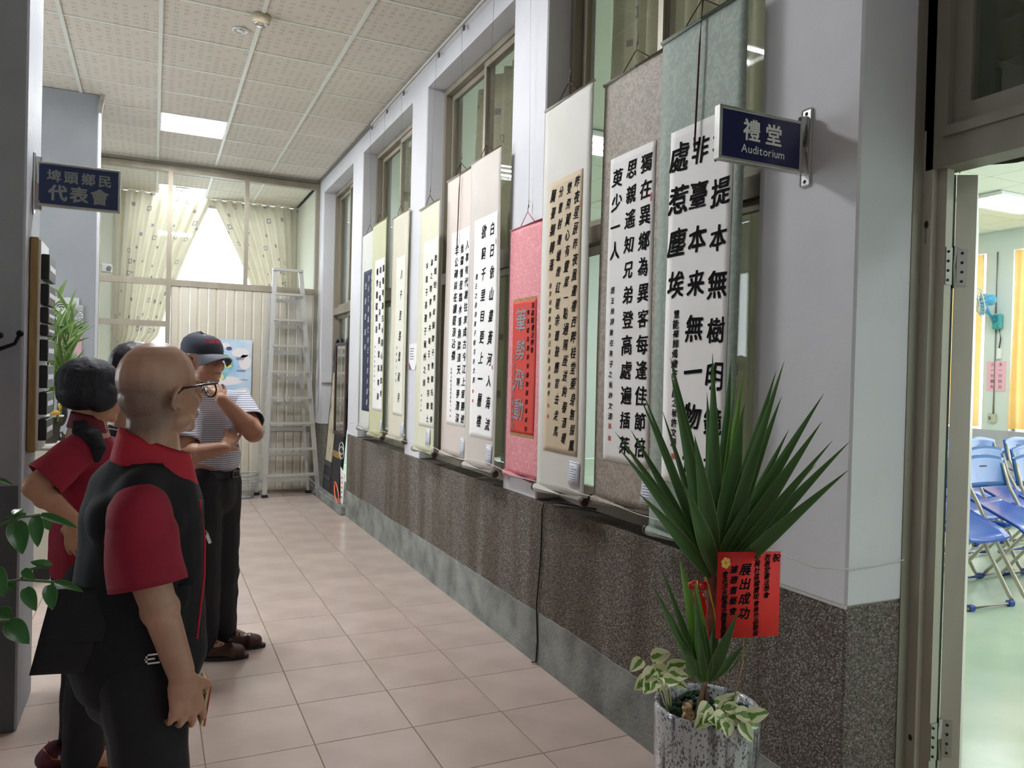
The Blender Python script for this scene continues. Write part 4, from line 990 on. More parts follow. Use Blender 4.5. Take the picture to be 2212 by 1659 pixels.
def broad(name, m, parent, base, tip, wd, facing, cup=.15, droop=.12, nl=7):
    base, tip = V(base), V(tip); d = tip-base; L_ = d.length; dn = d.normalized(); up = V(facing)
    s = dn.cross(up).normalized(); n = s.cross(dn).normalized(); mb = MB()
    def fn(u, v):
        t = v; w_ = wd*(math.sin(PI*min(1, t*.9+.06)**.75)**.8)*(1-.25*t) if t < .999 else wd*.02
        a = (u-.5)*w_
        return base + d*t + s*a + n*(abs(u-.5)*2*w_*cup - droop*L_*(t*t) + droop*L_*t*.6)
    mb.grid(fn, 4, nl); return add(name, mb.mesh(name, False), m, parent)

PXC, PYC = 1.445, 1.72; ZR = .555
t = thing('potted_yucca', (PXC, PYC, 0), 'tall sword-leaved yucca in a speckled grey ceramic pot beside the doorway', 'potted plant')
glaze = bpy.data.materials.new('speckled_grey_glaze'); glaze.use_nodes = True
nt = glaze.node_tree; N = nt.nodes; L = nt.links; b = N['Principled BSDF']; b.inputs['Roughness'].default_value = .14; b.inputs['Coat Weight'].default_value = .6
tc = N.new('ShaderNodeTexCoord'); vo = N.new('ShaderNodeTexVoronoi'); vo.inputs['Scale'].default_value = 170; mp = N.new('ShaderNodeMapping'); mp.inputs['Scale'].default_value = (1, 1, .6)
L.new(tc.outputs['Object'], mp.inputs[0]); L.new(mp.outputs[0], vo.inputs['Vector'])
sc = N.new('ShaderNodeSeparateColor'); L.new(vo.outputs['Color'], sc.inputs[0])
sp1 = node_math(nt, 'LESS_THAN', vo.outputs['Distance'], node_math(nt, 'MULTIPLY', sc.outputs[0], .62))
mp2 = N.new('ShaderNodeMapping'); mp2.inputs['Scale'].default_value = (34, 34, 2.2); L.new(tc.outputs['Object'], mp2.inputs[0])
n2 = N.new('ShaderNodeTexNoise'); n2.inputs['Scale'].default_value = 1.0; n2.inputs['Detail'].default_value = 4; L.new(mp2.outputs[0], n2.inputs['Vector'])
r2 = N.new('ShaderNodeValToRGB'); e = r2.color_ramp.elements; e[0].position = .36; e[0].color = srgb((70, 64, 76)); e[1].position = .52; e[1].color = srgb((186, 190, 192)); L.new(n2.outputs[0], r2.inputs[0])
mx = N.new('ShaderNodeMix'); mx.data_type = 'RGBA'; mx.inputs['B'].default_value = srgb((52, 44, 58)); L.new(node_math(nt, 'MULTIPLY', sp1, .85), mx.inputs[0]); L.new(r2.outputs[0], mx.inputs['A']); L.new(mx.outputs['Result'], b.inputs['Base Color'])
mb = MB(); fl = lambda r, z, a: r*(1+(.010*abs(math.sin(a*22)) if z < ZR-.03 and r > .11 else 0))
mb.lathe([(.108, 0), (.126, .02), (.139, .25), (.146, ZR-.035), (.149, ZR-.012), (.147, ZR), (.140, ZR+.003), (.132, ZR-.006), (.130, ZR-.06), (.10, ZR-.061)], (PXC, PYC, 0), 88, fn=fl)
mb.build('pot', glaze, t)
mb = MB(); mb.lathe([(.131, ZR-.055), (.10, ZR-.045), (.05, ZR-.03), (.002, ZR-.028)], (PXC, PYC, 0), 40, caps=False); mb.build('soil', mat('soil', (52, 40, 32), .95), t)
bark = mat('pale_brown_bark', (136, 104, 76), .8, col2=(84, 60, 44), scale=16, bump=.6, bscale=30)
CR = V((1.450, 1.710, 0.921))
mb = MB(); mb.tube([(PXC-.015, PYC, ZR-.05), (PXC-.008, PYC-.003, .72), (CR.x, CR.y, CR.z-.06), (CR.x, CR.y, CR.z-.01), (CR.x, CR.y, CR.z+.05)], [.027, .024, .023, .028, .016], 14); mb.build('trunk', bark, t)
TIPS = [(1.201, 1.860, 1.322), (1.132, 1.740, 1.292), (1.282, 1.900, 1.323), (1.242, 1.800, 1.426), (1.345, 1.930, 1.430), (1.437, 1.960, 1.380),
 (1.374, 1.840, 1.539), (1.287, 1.720, 1.492), (1.479, 1.800, 1.439), (1.379, 1.660, 1.549), (1.496, 1.720, 1.534), (1.579, 1.760, 1.507), (1.552, 1.720, 1.416),
 (1.513, 1.560, 1.506), (1.481, 1.500, 1.530), (1.535, 1.560, 1.438), (1.624, 1.620, 1.342), (1.625, 1.500, 1.448), (1.556, 1.440, 1.377), (1.572, 1.420, 1.329), (1.612, 1.400, 1.329),
 (1.602, 1.500, 1.258), (1.564, 1.360, 1.262), (1.165, 1.680, 1.173)]
WID = [.024, .026, .030, .026, .026, .022, .044, .040, .036, .042, .036, .030, .034, .034, .034, .034, .032, .034, .040, .030, .034, .030, .036, .036]
for i, (tp, wd) in enumerate(zip(TIPS, WID)):
    tp = V(tp); tp.x = min(tp.x, 1.785); d = (tp-CR); b0 = CR + V((d.x*.05, d.y*.05, -.02+.04*random.random()))
    blade('leaf', yuc if i not in (11,) else yuc_y, t, b0, tp, wd*1.05, bow=.03+.02*(abs(d.x) > .15), wp=.38, tw=random.uniform(-.2, .2), facing=(-.45, -.85, .25), fold=.22)
blade('leaf', yuc_y, t, CR, V((1.501, 1.700, 1.516)), .016, wp=.3)
for tp, wd in (((1.456, 1.620, 1.404), .062), ((1.256, 1.600, 1.197), .048), ((1.479, 1.600, 1.176), .050), ((1.302, 1.630, 1.329), .050)):
    blade('leaf', yuc, t, CR+V((0, -.012, 0)), tp, wd, bow=.01, wp=.42, facing=(-.45, -.87, .1), fold=.15)
# lower rosette
B2 = V((1.396, 1.660, 0.670))
for p, wd, mm in (((1.200, 1.660, 0.934), .028, yuc), ((1.245, 1.700, 0.989), .020, yuc), ((1.285, 1.660, 1.004), .034, yuc_y), ((1.340, 1.700, 0.962), .018, yuc_y), ((1.312, 1.620, 0.949), .036, yuc_y),
                  ((1.405, 1.560, 0.868), .036, yuc), ((1.214, 1.620, 0.886), .020, yuc), ((1.275, 1.580, 0.948), .030, yuc), ((1.506, 1.640, 0.746), .026, yuc), ((1.275, 1.560, 0.843), .022, yuc), ((1.221, 1.600, 0.831), .03, yuc), ((1.449, 1.700, 0.812), .034, yuc), ((1.342, 1.620, 0.829), .038, yuc), ((1.401, 1.600, 0.803), .034, yuc), ((1.307, 1.660, 0.758), .028, yuc)):
    p = V(p); d = p-B2; blade('leaf', mm, t, B2+V((d.x*.12, 0, -.02)), p, wd, bow=.02, wp=.35, facing=(-.45, -.87, .15))
broad('round_leaf', yuc, t, (1.296, 1.600, 0.698), (1.258, 1.580, 0.775), .032, (-.4, -.9, 0))
mb = MB(); mb.tube([(1.487, 1.680, 0.656), (1.489, 1.620, 0.729), (1.511, 1.580, 0.815)], [.003, .0025, .0012], 6); mb.build('stem', yuc, t)
# variegated pothos clumps
def clump(cx, cy, rx, ry, n, Yc, seed, root, base):
    R_ = random.Random(seed); rt = V(root); bs = V(base)
    for i in range(n):
        a = 2.4*i+R_.random(); k = math.sqrt((i+.5)/n); c = V((rt.x+rx*k*math.cos(a), Yc+.05*R_.uniform(-1, 1)-.02, rt.z+ry*(1-k*.55)+R_.uniform(-.01, .01)))
        out = V((math.cos(a)*.8, -.4+R_.uniform(-.4, .3), R_.uniform(-.5, .35))).normalized(); ln = R_.uniform(.044, .062)
        broad('variegated_leaf', poth, t, c, c+out*ln, ln*.78, (-.35+R_.uniform(-.3, .3), -.75, .6), droop=.2)
        if i % 2 == 0:
            mb = MB(); mb.tube([bs+V((rx*.2*math.cos(a), 0, 0)), (bs+c)/2+V((0, 0, .018)), c], [.0022, .002, .0018], 5); mb.build('petiole', poth, t)
clump(0, 0, .050, .05, 20, PYC-.085, 3, (1.412, PYC-.085, ZR-.010), (1.425, PYC-.07, ZR-.04))
clump(0, 0, .040, .09, 18, PYC+.04, 5, (1.275, PYC+.04, ZR+.050), (1.345, PYC+.03, ZR-.04))
moss = mat('dark_moss', (24, 58, 34), .95, col2=(16, 40, 26), scale=60)
R_ = random.Random(2)
mb = MB()
for (cx, cy, r) in ((PXC+.035, PYC-.07, .052), (PXC+.085, PYC-.04, .035), (PXC-.03, PYC-.085, .03), (PXC-.085, PYC+.045, .04), (PXC-.11, PYC+.01, .022), (PXC+.02, PYC+.07, .05)):
    for k in range(50):
        a = R_.uniform(0, 2*PI); q = r*math.sqrt(R_.random()); x, y = cx+q*math.cos(a), cy+q*math.sin(a)
        if (x-PXC)**2+(y-PYC)**2 > .116**2: continue
        mb.ell((x, y, ZR-.038+.035*math.sqrt(max(0, 1-(q/r)**2))), (.008, .008, .007), Euler((R_.random()*3, R_.random()*3, 0)), n=6, m=4)
o = mb.build('moss', moss, t); o['kind'] = 'stuff'
mb = MB()
for k in range(170):
    x, y = PXC-.075+R_.gauss(0, .024), PYC-.04+R_.gauss(0, .024)
    if (x-PXC)**2+(y-PYC)**2 > .115**2: continue
    mb.ell((x, y, ZR-.03+R_.uniform(-.004, .004)), R_.uniform(.0025, .0048), n=6, m=4)
o = mb.build('pebble', mat('pink_gravel', (206, 172, 160), .7, col2=(160, 128, 118), scale=80), t); o['kind'] = 'stuff'
# ribbon bow on the trunk
rb = mat('red_satin_ribbon', (196, 34, 26), .3, sheen=.3); c0 = V((1.364, 1.665, 0.882)); mb = MB()
for (dx, dz, r1, r2, a) in ((-.018, .035, .022, .034, .3), (.012, .030, .020, .032, -.4), (-.004, .005, .018, .03, 0)):
    mb.lathe([(r1*.3, -.012), (r1, -.006), (r1*1.02, .006), (r1*.3, .012)], (c0.x+dx, c0.y, c0.z+dz), 14, sx=1, sy=.5)
mb.grid(lambda u, v: c0+V((.005+.018*v+(u-.5)*.032+.004*math.sin(v*9), -.006*math.sin(v*5), .0-.13*v)), 3, 10, thick=(0, .002, 0))
mb.grid(lambda u, v: c0+V((-.01-.004*v+(u-.5)*.022, -.004*math.sin(v*7), .0-.06*v)), 3, 8, thick=(0, .002, 0))
mb.build('ribbon_bow', rb, t)
mb = MB(); mb.tube([c0+V((.004, -.018, .06)), c0+V((.012, -.024, .02)), c0+V((.03, -.022, -.03)), c0+V((.045, -.018, -.08))], .0022, 6); mb.tube([c0+V((-.02, -.012, .05)), c0+V((-.022, -.016, -.01))], .002, 6)
mb.build('gold_thread', mat('gold_thread', (232, 176, 70), .3, .7), t)
# red greeting card on a stick
cA = V((1.380, 1.615, 1.015)); cB = V((1.563, 1.575, 1.013)); cD = V((1.370, 1.605, 0.787))
ex = cB-cA; ez = cD-cA; nn = ex.cross(ez).normalized(); nn = -nn if nn.y > 0 else nn
tc_ = thing('greeting_card', (cA.x+.06, cA.y, cD.z-.17), 'red congratulation card with black brush writing stuck in the yucca pot', 'card')
FC = lambda u, v, o=0.0: cA+ex*u+ez*v+nn*o
mb = MB(); mb.grid(lambda u, v: FC(u, v), 1, 1, thick=-nn*.0012); mb.build('card', mat('vermilion_card', (226, 16, 10), .6), tc_)
mb = MB(); mb.grid(lambda u, v: FC(-.035+1.075*u, -.02+1.055*v, .0012), 1, 1); mb.build('plastic_sleeve', glass_mat('clear_sleeve', (.98, .98, .98, 1), .15), tc_)
CW, CH = ex.length, ez.length
FG = lambda u, v: cA+ex*(u/CW)+ez*(1-v/CH)+nn*.0006
mb = MB()
for s_, u, va, vb, sz in (('祝', .93, .02, .13, .018), ('若愚堂書法學會', .785, .03, .55, .0135), ('全興社區國畫班', .625, .03, .56, .0135), ('會員作品聯展', .63, .57, .99, .0125), ('展出成功', .44, .12, .80, .026), ('據德書藝會', .26, .14, .75, .017), ('會長洪永順暨全體會員賀', .12, .22, .99, .0135)):
    n = len(s_)
    for i, ch in enumerate(s_):
        put_glyph(mb, ch, FG, u*CW, CH*(1-(va+(vb-va)*(i+.5)/n)), sz*1.32, .035, 1.0, .22, 0, wob=.06)
mb.build('brush_writing', ink, tc_, False)
mb = MB()
for k in range(6):
    a = k*PI/3+.3; c = (.125+.042*math.cos(a), .125+.05*math.sin(a)*.8); mb.poly([FC(c[0]+.035*math.cos(q*PI/5), c[1]+.028*math.sin(q*PI/5), .0006) for q in range(10)])
mb.build('gold_flower', mat('gold_print', (224, 180, 84), .4, .2), tc_, False)
mb = MB(); mb.tube([FC(.46, .9, -.002), FC(.45, 1.3, -.002), V((FC(.43, 1.3).x, PYC-.085, ZR-.035))], .0018, 6); mb.build('stick', mat('bamboo_stick', (176, 150, 104), .6), tc_)
# little cat figurine
fg = thing('figurine', (1.353, PYC-.028, ZR-.028), 'small tan cat figurine standing on the gravel in the yucca pot', 'figurine')
fm = mat('glazed_tan', (196, 156, 112), .3, col2=(214, 180, 140), scale=20); mb = MB(); fx, fy, fz = 1.353, PYC-.028, ZR-.028
mb.ell((fx, fy, fz+.014), (.016, .014, .016)); mb.ell((fx, fy, fz+.043), (.015, .013, .014)); mb.ell((fx, fy, fz+.028), (.012, .011, .012))
for s in (-1, 1):
    mb.tube([(fx+s*.009, fy, fz+.052), (fx+s*.012, fy, fz+.062)], [.006, .001], 8); mb.ell((fx+s*.012, fy-.010, fz+.005), (.006, .009, .005)); mb.ell((fx+s*.012, fy-.008, fz+.026), (.005, .006, .008))
mb.build('body', fm, fg)
mb = MB()
for s in (-1, 1): mb.ell((fx+s*.005-.003, fy-.0125, fz+.045), (.0016, .001, .002), n=6, m=4)
mb.build('eye', black_m, fg)

# foreground trailing plant on the left
t = thing('potted_pothos', (-.78, 1.70, 0), 'glossy dark-leaved trailing plant at the left edge in the foreground', 'potted plant')
mb = MB(); mb.lathe([(.12, 0), (.15, .02), (.17, .60), (.18, .62), (.165, .62), (.16, .58), (.01, .575)], (-.78, 1.70, 0), 32); mb.build('pot', mat('brown_glazed_pot', (90, 62, 46), .3), t)
LV = [((-0.231, 1.720, 1.171), (-0.216, 1.690, 1.115), .042, (0, -1, .3)), ((-0.201, 1.740, 1.176), (-0.195, 1.720, 1.120), .030, (0, -1, .2)), ((-0.193, 1.740, 1.179), (-0.128, 1.720, 1.155), .022, (0, -.6, .8)),
 ((-0.216, 1.730, 1.182), (-0.252, 1.730, 1.178), .016, (0, -.5, .9)), ((-0.175, 1.740, 1.078), (-0.209, 1.740, 1.088), .020, (0, -.8, .5)), ((-0.219, 1.730, 1.076), (-0.199, 1.720, 1.056), .020, (0, -1, .2)),
 ((-0.166, 1.730, 1.047), (-0.115, 1.710, 1.030), .020, (0, -.5, .8)), ((-0.176, 1.730, 1.042), (-0.167, 1.710, 0.998), .029, (0, -1, .2)), ((-0.215, 1.730, 1.040), (-0.195, 1.710, 0.999), .030, (0, -1, .2)),
 ((-0.240, 1.720, 0.981), (-0.204, 1.700, 0.940), .042, (0, -1, .4)), ((-0.257, 1.720, 1.004), (-0.230, 1.700, 0.995), .028, (0, -.7, .6)), ((-0.260, 1.720, 1.087), (-0.245, 1.700, 1.033), .030, (0, -1, .1)),
 ((-0.267, 1.740, 1.252), (-0.237, 1.720, 1.242), .012, (0, -.5, .8)), ((-0.236, 1.730, 1.183), (-0.225, 1.760, 1.190), .020, (0, -.6, .7)), ((-0.245, 1.730, 1.050), (-0.228, 1.710, 1.042), .014, (0, -.8, .5)), ((-0.188, 1.750, 1.171), (-0.180, 1.760, 1.143), .02, (0, -1, .2))]
for b0, t0, wd, fc in LV: broad('leaf', dpoth, t, b0, t0, wd, fc, cup=.12, droop=.14)
st = mat('green_stem', (74, 104, 52), .5)
for pts in ([(-0.342, 1.720, 1.089), (-0.280, 1.730, 1.152), (-0.232, 1.730, 1.177), (-0.193, 1.740, 1.179)], [(-0.334, 1.720, 1.028), (-0.270, 1.720, 1.055), (-0.223, 1.730, 1.057), (-0.166, 1.730, 1.047)], [(-0.223, 1.730, 1.057), (-0.213, 1.740, 1.072), (-0.173, 1.740, 1.080)], [(-0.331, 1.710, 0.945), (-0.274, 1.710, 0.990), (-0.239, 1.720, 0.983)], [(-0.326, 1.740, 1.179), (-0.283, 1.740, 1.238), (-0.265, 1.740, 1.252)], [(-.78, 1.70, .58), (-0.407, 1.710, 1.039), (-0.334, 1.720, 1.028)], [(-.78, 1.70, .58), (-0.413, 1.710, 0.989), (-0.331, 1.710, 0.945)], [(-.78, 1.70, .58), (-0.424, 1.720, 1.088), (-0.342, 1.720, 1.089)], [(-0.342, 1.720, 1.089), (-0.333, 1.740, 1.153), (-0.326, 1.740, 1.179)]):
    mb = MB(); mb.tube(pts, .0028, 6); mb.build('stem', st, t)

# ================================================================== COUNTER, LUCKY BAMBOO, FIGURINES, STICKERS
t = thing('cabinet', (-.95, 6.4, 0), 'low beige cabinet with a dark plinth standing between the two columns', 'cabinet')
box('body', mat('beige_laminate', (196, 194, 178), .5), t, -1.35, -.60, 6.03, 6.75, .09, .90, bev=.004)
box('plinth', black_m, t, -1.34, -.61, 6.045, 6.74, 0, .09); box('worktop', mat('pale_top', (206, 204, 194), .4), t, -1.36, -.585, 6.01, 6.76, .90, .922, bev=.003)
box('door', mat('beige_laminate', (196, 194, 178), .5), t, -.98, -.62, 6.018, 6.03, .11, .885, bev=.003)
bx, by, bz = -.665, 6.20, .922
t = thing('lucky_bamboo', (bx, by, bz), 'lucky bamboo with dense pale green leaves in a dark square pot on the cabinet', 'potted plant')
mb = MB(); mb.lathe([(.055, 0), (.060, .01), (.085, .17), (.09, .185), (.082, .185), (.075, .16), (.01, .158)], (bx, by, bz), 4, sx=1.15, sy=1.15); me = mb.mesh('pot')
for p in me.polygons: p.use_smooth = False
add('pot', me, mat('dark_olive_glaze', (62, 58, 54), .2, coat=.5), t)
mb = MB(); mb.lathe([(.088, .180), (.093, .186), (.093, .194), (.086, .196), (.08, .186)], (bx, by, bz), 4, sx=1.15, sy=1.15); mb.build('rim', white_m, t)
R_ = random.Random(11); stk = mat('bamboo_stalk', (120, 150, 76), .4)
for k in range(9):
    a = k*.7; px, py = bx+.02+.065*math.cos(a), by+.055*math.sin(a); h = .55+.35*R_.random(); mb = MB()
    top = (px+.05*math.cos(a)+.02, py+.05*math.sin(a), bz+.16+h); mb.tube([(px, py, bz+.15), (px+.01, py, bz+.15+h*.5), top], [.009, .008, .006], 8); mb.build('stalk', stk, t)
    for q in range(15):
        f = .22+.80*q/15; c = V((px, py, bz+.15)).lerp(V(top), f); aa = R_.uniform(0, 2*PI); el = R_.uniform(.5, 1.5); ln = R_.uniform(.16, .26)
        blade('leaf', bamb, t, c, c+V((math.cos(aa)*math.cos(el)+.12, math.sin(aa)*math.cos(el), math.sin(el)))*ln, R_.uniform(.022, .034), bow=.10, nl=5, wp=.3)
blade('leaf', bamb, t, (bx+.06, by, 1.93), (-0.556, 6.200, 2.069), .04, bow=.02)
t = thing('duck_figurine', (bx+.05, by-.12, bz+.2), 'tiny yellow duck ornament on the rim of the bamboo pot', 'figurine'); dk = mat('yellow_ochre_glaze', (206, 160, 70), .4)
mb = MB(); x, y, z = bx+.06, by-.085, bz+.196; mb.ell((x, y, z+.02), (.034, .02, .018)); mb.tube([(x+.022, y, z+.025), (x+.032, y, z+.05), (x+.026, y, z+.07)], [.010, .008, .010], 8); mb.ell((x+.03, y, z+.075), .014); mb.tube([(x+.04, y, z+.073), (x+.058, y, z+.068)], [.006, .003], 6); mb.ell((x-.03, y, z+.03), (.014, .006, .01)); mb.build('body', dk, t)
t = thing('stone_ornament', (-.60, 6.35, .922), 'dark rounded stone ornament behind the duck on the cabinet', 'ornament')
mb = MB(); mb.ell((-.60, 6.42, 1.12), (.045, .04, .10)); mb.lathe([(.055, 0), (.05, .03), (.02, .05), (.02, .06)], (-.60, 6.42, .922), 16); mb.build('stone', mat('black_stone', (34, 36, 38), .3), t)
# stickers on the second column face
t = thing('wireless_sign', (-.62, 7.50, 1.80), 'white wireless network sign with silvery foil on the far left column', 'sign')
box('plate', mat('white_sign', (214, 216, 216), .5), t, -.84, -.58, 7.496, 7.505, 1.80, 2.04, bev=.001)
q = 7.4955; FW = lambda u, v: (-.71-u, q, 1.80+v)
mb = MB(); text_line(mb, 'iTaiwan', FW, 0, .055, .070, .0)
for r in (.02, .038, .056):
    pts = [(-.71+r*math.cos(a), q, 1.935+r*math.sin(a)) for a in [PI*.22+k*PI*.56/8 for k in range(9)]]; pts2 = [(-.71+(r+.009)*math.cos(a), q, 1.935+(r+.009)*math.sin(a)) for a in [PI*.22+k*PI*.56/8 for k in range(9)]]
    for k in range(8): mb.poly([pts[k], pts[k+1], pts2[k+1], pts2[k]])
mb.poly([(-.71+.008*math.cos(a*PI/4), q, 1.93+.008*math.sin(a*PI/4)) for a in range(8)])
mb.build('print', black_m, t)
box('foil', mat('crumpled_foil', (190, 192, 192), .25, .8, bump=1.0, bscale=40), t, -.635, -.545, 7.490, 7.499, 1.80, 1.98)
box('bar', black_m, t, -.80, -.55, 7.492, 7.499, 1.775, 1.797)
t = thing('pink_notice', (-.66, 7.50, 1.35), 'faded pink notice below the wireless sign on the far left column', 'notice')
box('paper', mat('faded_pink_paper', (214, 176, 182), .6), t, -.80, -.555, 7.498, 7.505, 1.36, 1.77)
mb = MB(); R_ = random.Random(4)
mb.ell((-.63, 7.497, 1.53), (.055, .002, .045)); mb.build('print', mat('pale_green_print', (170, 196, 160), .6), t)
mb = MB()
for ch, u in zip('公告事項', range(4)): put_glyph(mb, ch, lambda a, b: (-.76+a, 7.4972, 1.40+b), .05*u, .0, .045)
mb.build('lettering', mat('pink_red_print', (190, 90, 110), .6), t, False)

# ================================================================== AUDITORIUM: chairs, fan, notice
blue = mat('blue_chair_plastic', (34, 88, 188), .28, col2=(28, 78, 176), scale=5, coat=.3); blue_t = mat('blue_back_plastic', (28, 98, 168), .25, coat=.4); leg_m = mat('pale_metal_leg', (196, 188, 170), .4, .5); foot_b = mat('dark_blue_foot', (36, 66, 150), .5)
def make_chair():
    t = thing('folding_chair', (0, 0, 0), '', 'chair', 'blue folding chairs in the auditorium'); W = .215
    for s in (-1, 1):
        mb = MB(); mb.tube([(s*W, -.30, .018), (s*W, -.275, .05), (s*W, -.03, .45), (s*W, .12, .70), (s*W*.96, .165, .86)], .0135, 9, up=(1, 0, 0)); mb.build('leg', leg_m, t)
        mb = MB(); mb.tube([(s*(W-.03), .27, .018), (s*(W-.03), .25, .05), (s*(W-.03), -.10, .47)], .0125, 9, up=(1, 0, 0)); mb.build('leg', leg_m, t)
        mb = MB(); mb.box(s*W-.022, s*W+.022, -.16, .06, .475, .505, bev=.008); mb.build('hinge_arm', blue, t)
    mb = MB(); mb.tube([(-W, -.30, .018), (W, -.30, .018)], .0135, 9); mb.build('front_foot_bar', leg_m, t)
    mb = MB(); mb.tube([(-W+.03, .27, .018), (W-.03, .27, .018)], .015, 9); mb.build('rear_foot_bar', foot_b, t)
    mb = MB()
    for s in (-1, 1): mb.box(s*W*.86-.025, s*W*.86+.025, -.32, -.28, 0, .036, bev=.006)
    mb.build('foot_cap', foot_b, t)
    mb = MB(); mb.grid(lambda u, v: ((u-.5)*.41*(1-.12*v), -.27+.43*v, .45+.16*v+.020*(2*u-1)**2-.05*max(0, .12-v)*4), 8, 8, thick=(0, 0, -.014)); mb.build('seat', blue, t)
    def bk(u, v):
        a = (u-.5)*1.7; zt = .13+.085*math.cos(a)*1.0
        return ((u-.5)*.47, .145+.045*v-.055*(1-math.cos(a)), .70+zt*v*(1.05))
    mb = MB(); mb.grid(bk, 14, 6, thick=(0, .012, 0)); b_ = mb.build('backrest', blue_t, t)
    mb = MB(); mb.box(-.045, .045, .172, .190, .835, .850, bev=.004); mb.build('handle_slot', black_m, b_)
    mb = MB(); mb.box(.01, .09, .178, .186, .775, .80); mb.build('print_mark', mat('pale_mark', (176, 204, 222), .5), b_)
    return t
c0 = make_chair(); first = True
CH_ = [(5.66, 3.52, 'nearest blue folding chair seen whole through the doorway'), (5.12, 3.56, 'blue folding chair half hidden by the door frame, left of the nearest'), (6.20, 3.48, 'blue folding chair cut by the right edge of the picture'),
 (6.02, 4.12, 'second-row blue folding chair mostly behind the nearest chair'), (6.54, 4.08, 'second-row blue chair back just left of centre above the nearest chair'), (7.06, 4.04, 'second-row blue chair back at the right edge'),
 (7.14, 4.90, 'third-row blue chair back by the door frame'), (7.66, 4.86, 'third-row blue chair back in the middle of the far row'), (8.18, 4.80, 'third-row blue chair back at the right of the far row'), (6.62, 4.94, 'third-row blue chair hidden by the door leaf')]
for x, y, lb in CH_:
    c = c0 if first else copy_tree(c0); first = False; c.location = (x, y, 0); c.rotation_euler.z = math.radians(random.uniform(-5, 3)); c['label'] = lb; c.scale = (1.03, 1.03, 1.05)
t = thing('wall_fan', (11.28, 7.23, 2.35), 'blue wall fan with a clear guard on the auditorium pier', 'fan'); fb = mat('sky_blue_plastic', (80, 170, 216), .35); fc = V((10.920, 7.246, 2.726)); fd = V((-.62, .55, -.18)).normalized()
a, b_, d = axes(fd)
box('wall_bracket', mat('teal_plastic', (60, 150, 150), .4), t, 11.2, 11.30, 7.14, 7.27, 2.34, 2.56, bev=.02)
mb = MB(); mb.tube([(11.2, 7.22, 2.46), (11.10, 7.28, 2.62), (11.05, 7.34, 2.78)], [.04, .035, .04], 12); mb.build('arm', fb, t)
mb = MB(); mb.cap(fc-fd*.12, fc-fd*.04, .085, .06); mb.cap((11.08, 7.3, 2.80), fc-fd*.10, .07, .075); mb.build('motor_housing', fb, t)
for k in range(3):
    mb = MB(); th = k*2*PI/3+.4
    def fn(u, v): 
        r = .04+.155*v; g = th+(u-.5)*(1.7-.2*v); return fc+(a*math.cos(g)+b_*math.sin(g))*r+d*(.03*(u-.5))
    mb.grid(fn, 6, 5, thick=d*.003); mb.build('blade', mat('clear_blue_blade', (96, 178, 222), .3), t)
mb = MB()
for k in range(20):
    g = 2*PI*k/20; e_ = a*math.cos(g)+b_*math.sin(g); mb.tube([fc+d*.07+e_*.03, fc+d*.06+e_*.14, fc+d*.02+e_*.215, fc-d*.03+e_*.14, fc-d*.04+e_*.05], .0035, 4)
for r, o_ in ((.217, .02), (.14, .06), (.035, .072)):
    mb.tube([fc+d*o_+(a*math.cos(2*PI*k/24)+b_*math.sin(2*PI*k/24))*r for k in range(25)], .006, 6, caps=False)
mb.build('guard', mat('clear_guard', (206, 226, 230), .3), t)
t = thing('pink_notice', (11.28, 7.23, 1.43), 'pink notice with two columns of characters on the auditorium pier', 'notice')
box('paper', mat('pink_paper', (240, 182, 200), .6), t, 11.292, 11.299, 7.09, 7.37, 1.43, 1.87)
FN = lambda u, v: (11.2915, 7.37-u, 1.43+v); mb = MB()
for s_, u in (('多一分防災', .205), ('少一分損失', .085)):
    for i, ch in enumerate(s_): put_glyph(mb, ch, FN, u, .39-.082*i, .06, .01); mb.build('character', mat('grey_brush', (86, 70, 84), .6), t, False); mb = MB()
mb.b.free()
t = thing('fan_switch', (11.29, 7.20, 1.9), 'white fan control box hanging from its cord', 'switch'); box('box', white_m, t, 11.27, 11.298, 7.155, 7.225, 1.90, 2.06, bev=.008)
mb = MB(); mb.tube([(11.27, 7.19, 2.36), (11.28, 7.17, 2.2), (11.285, 7.19, 2.06)], .008, 6); mb.build('cord', black_m, t)
t = thing('wall_outlet', (11.29, 7.27, .98), 'small grey outlet box at the foot of the wall conduit', 'outlet'); box('box', mat('outlet_grey', (190, 188, 170), .5), t, 11.26, 11.299, 7.20, 7.32, .96, 1.09, bev=.006)
box('switch', mat('grey_plastic', (110, 110, 106), .5), t, 11.256, 11.262, 7.265, 7.30, 1.0, 1.05)
mb = MB(); mb.tube([(11.29, 7.26, 3.49), (11.29, 7.26, 2.58)], .012, 6); mb.tube([(11.29, 7.25, 2.34), (11.29, 7.25, 1.09)], .012, 6); mb.build('conduit', mat('old_conduit', (150, 148, 140), .6), aud)

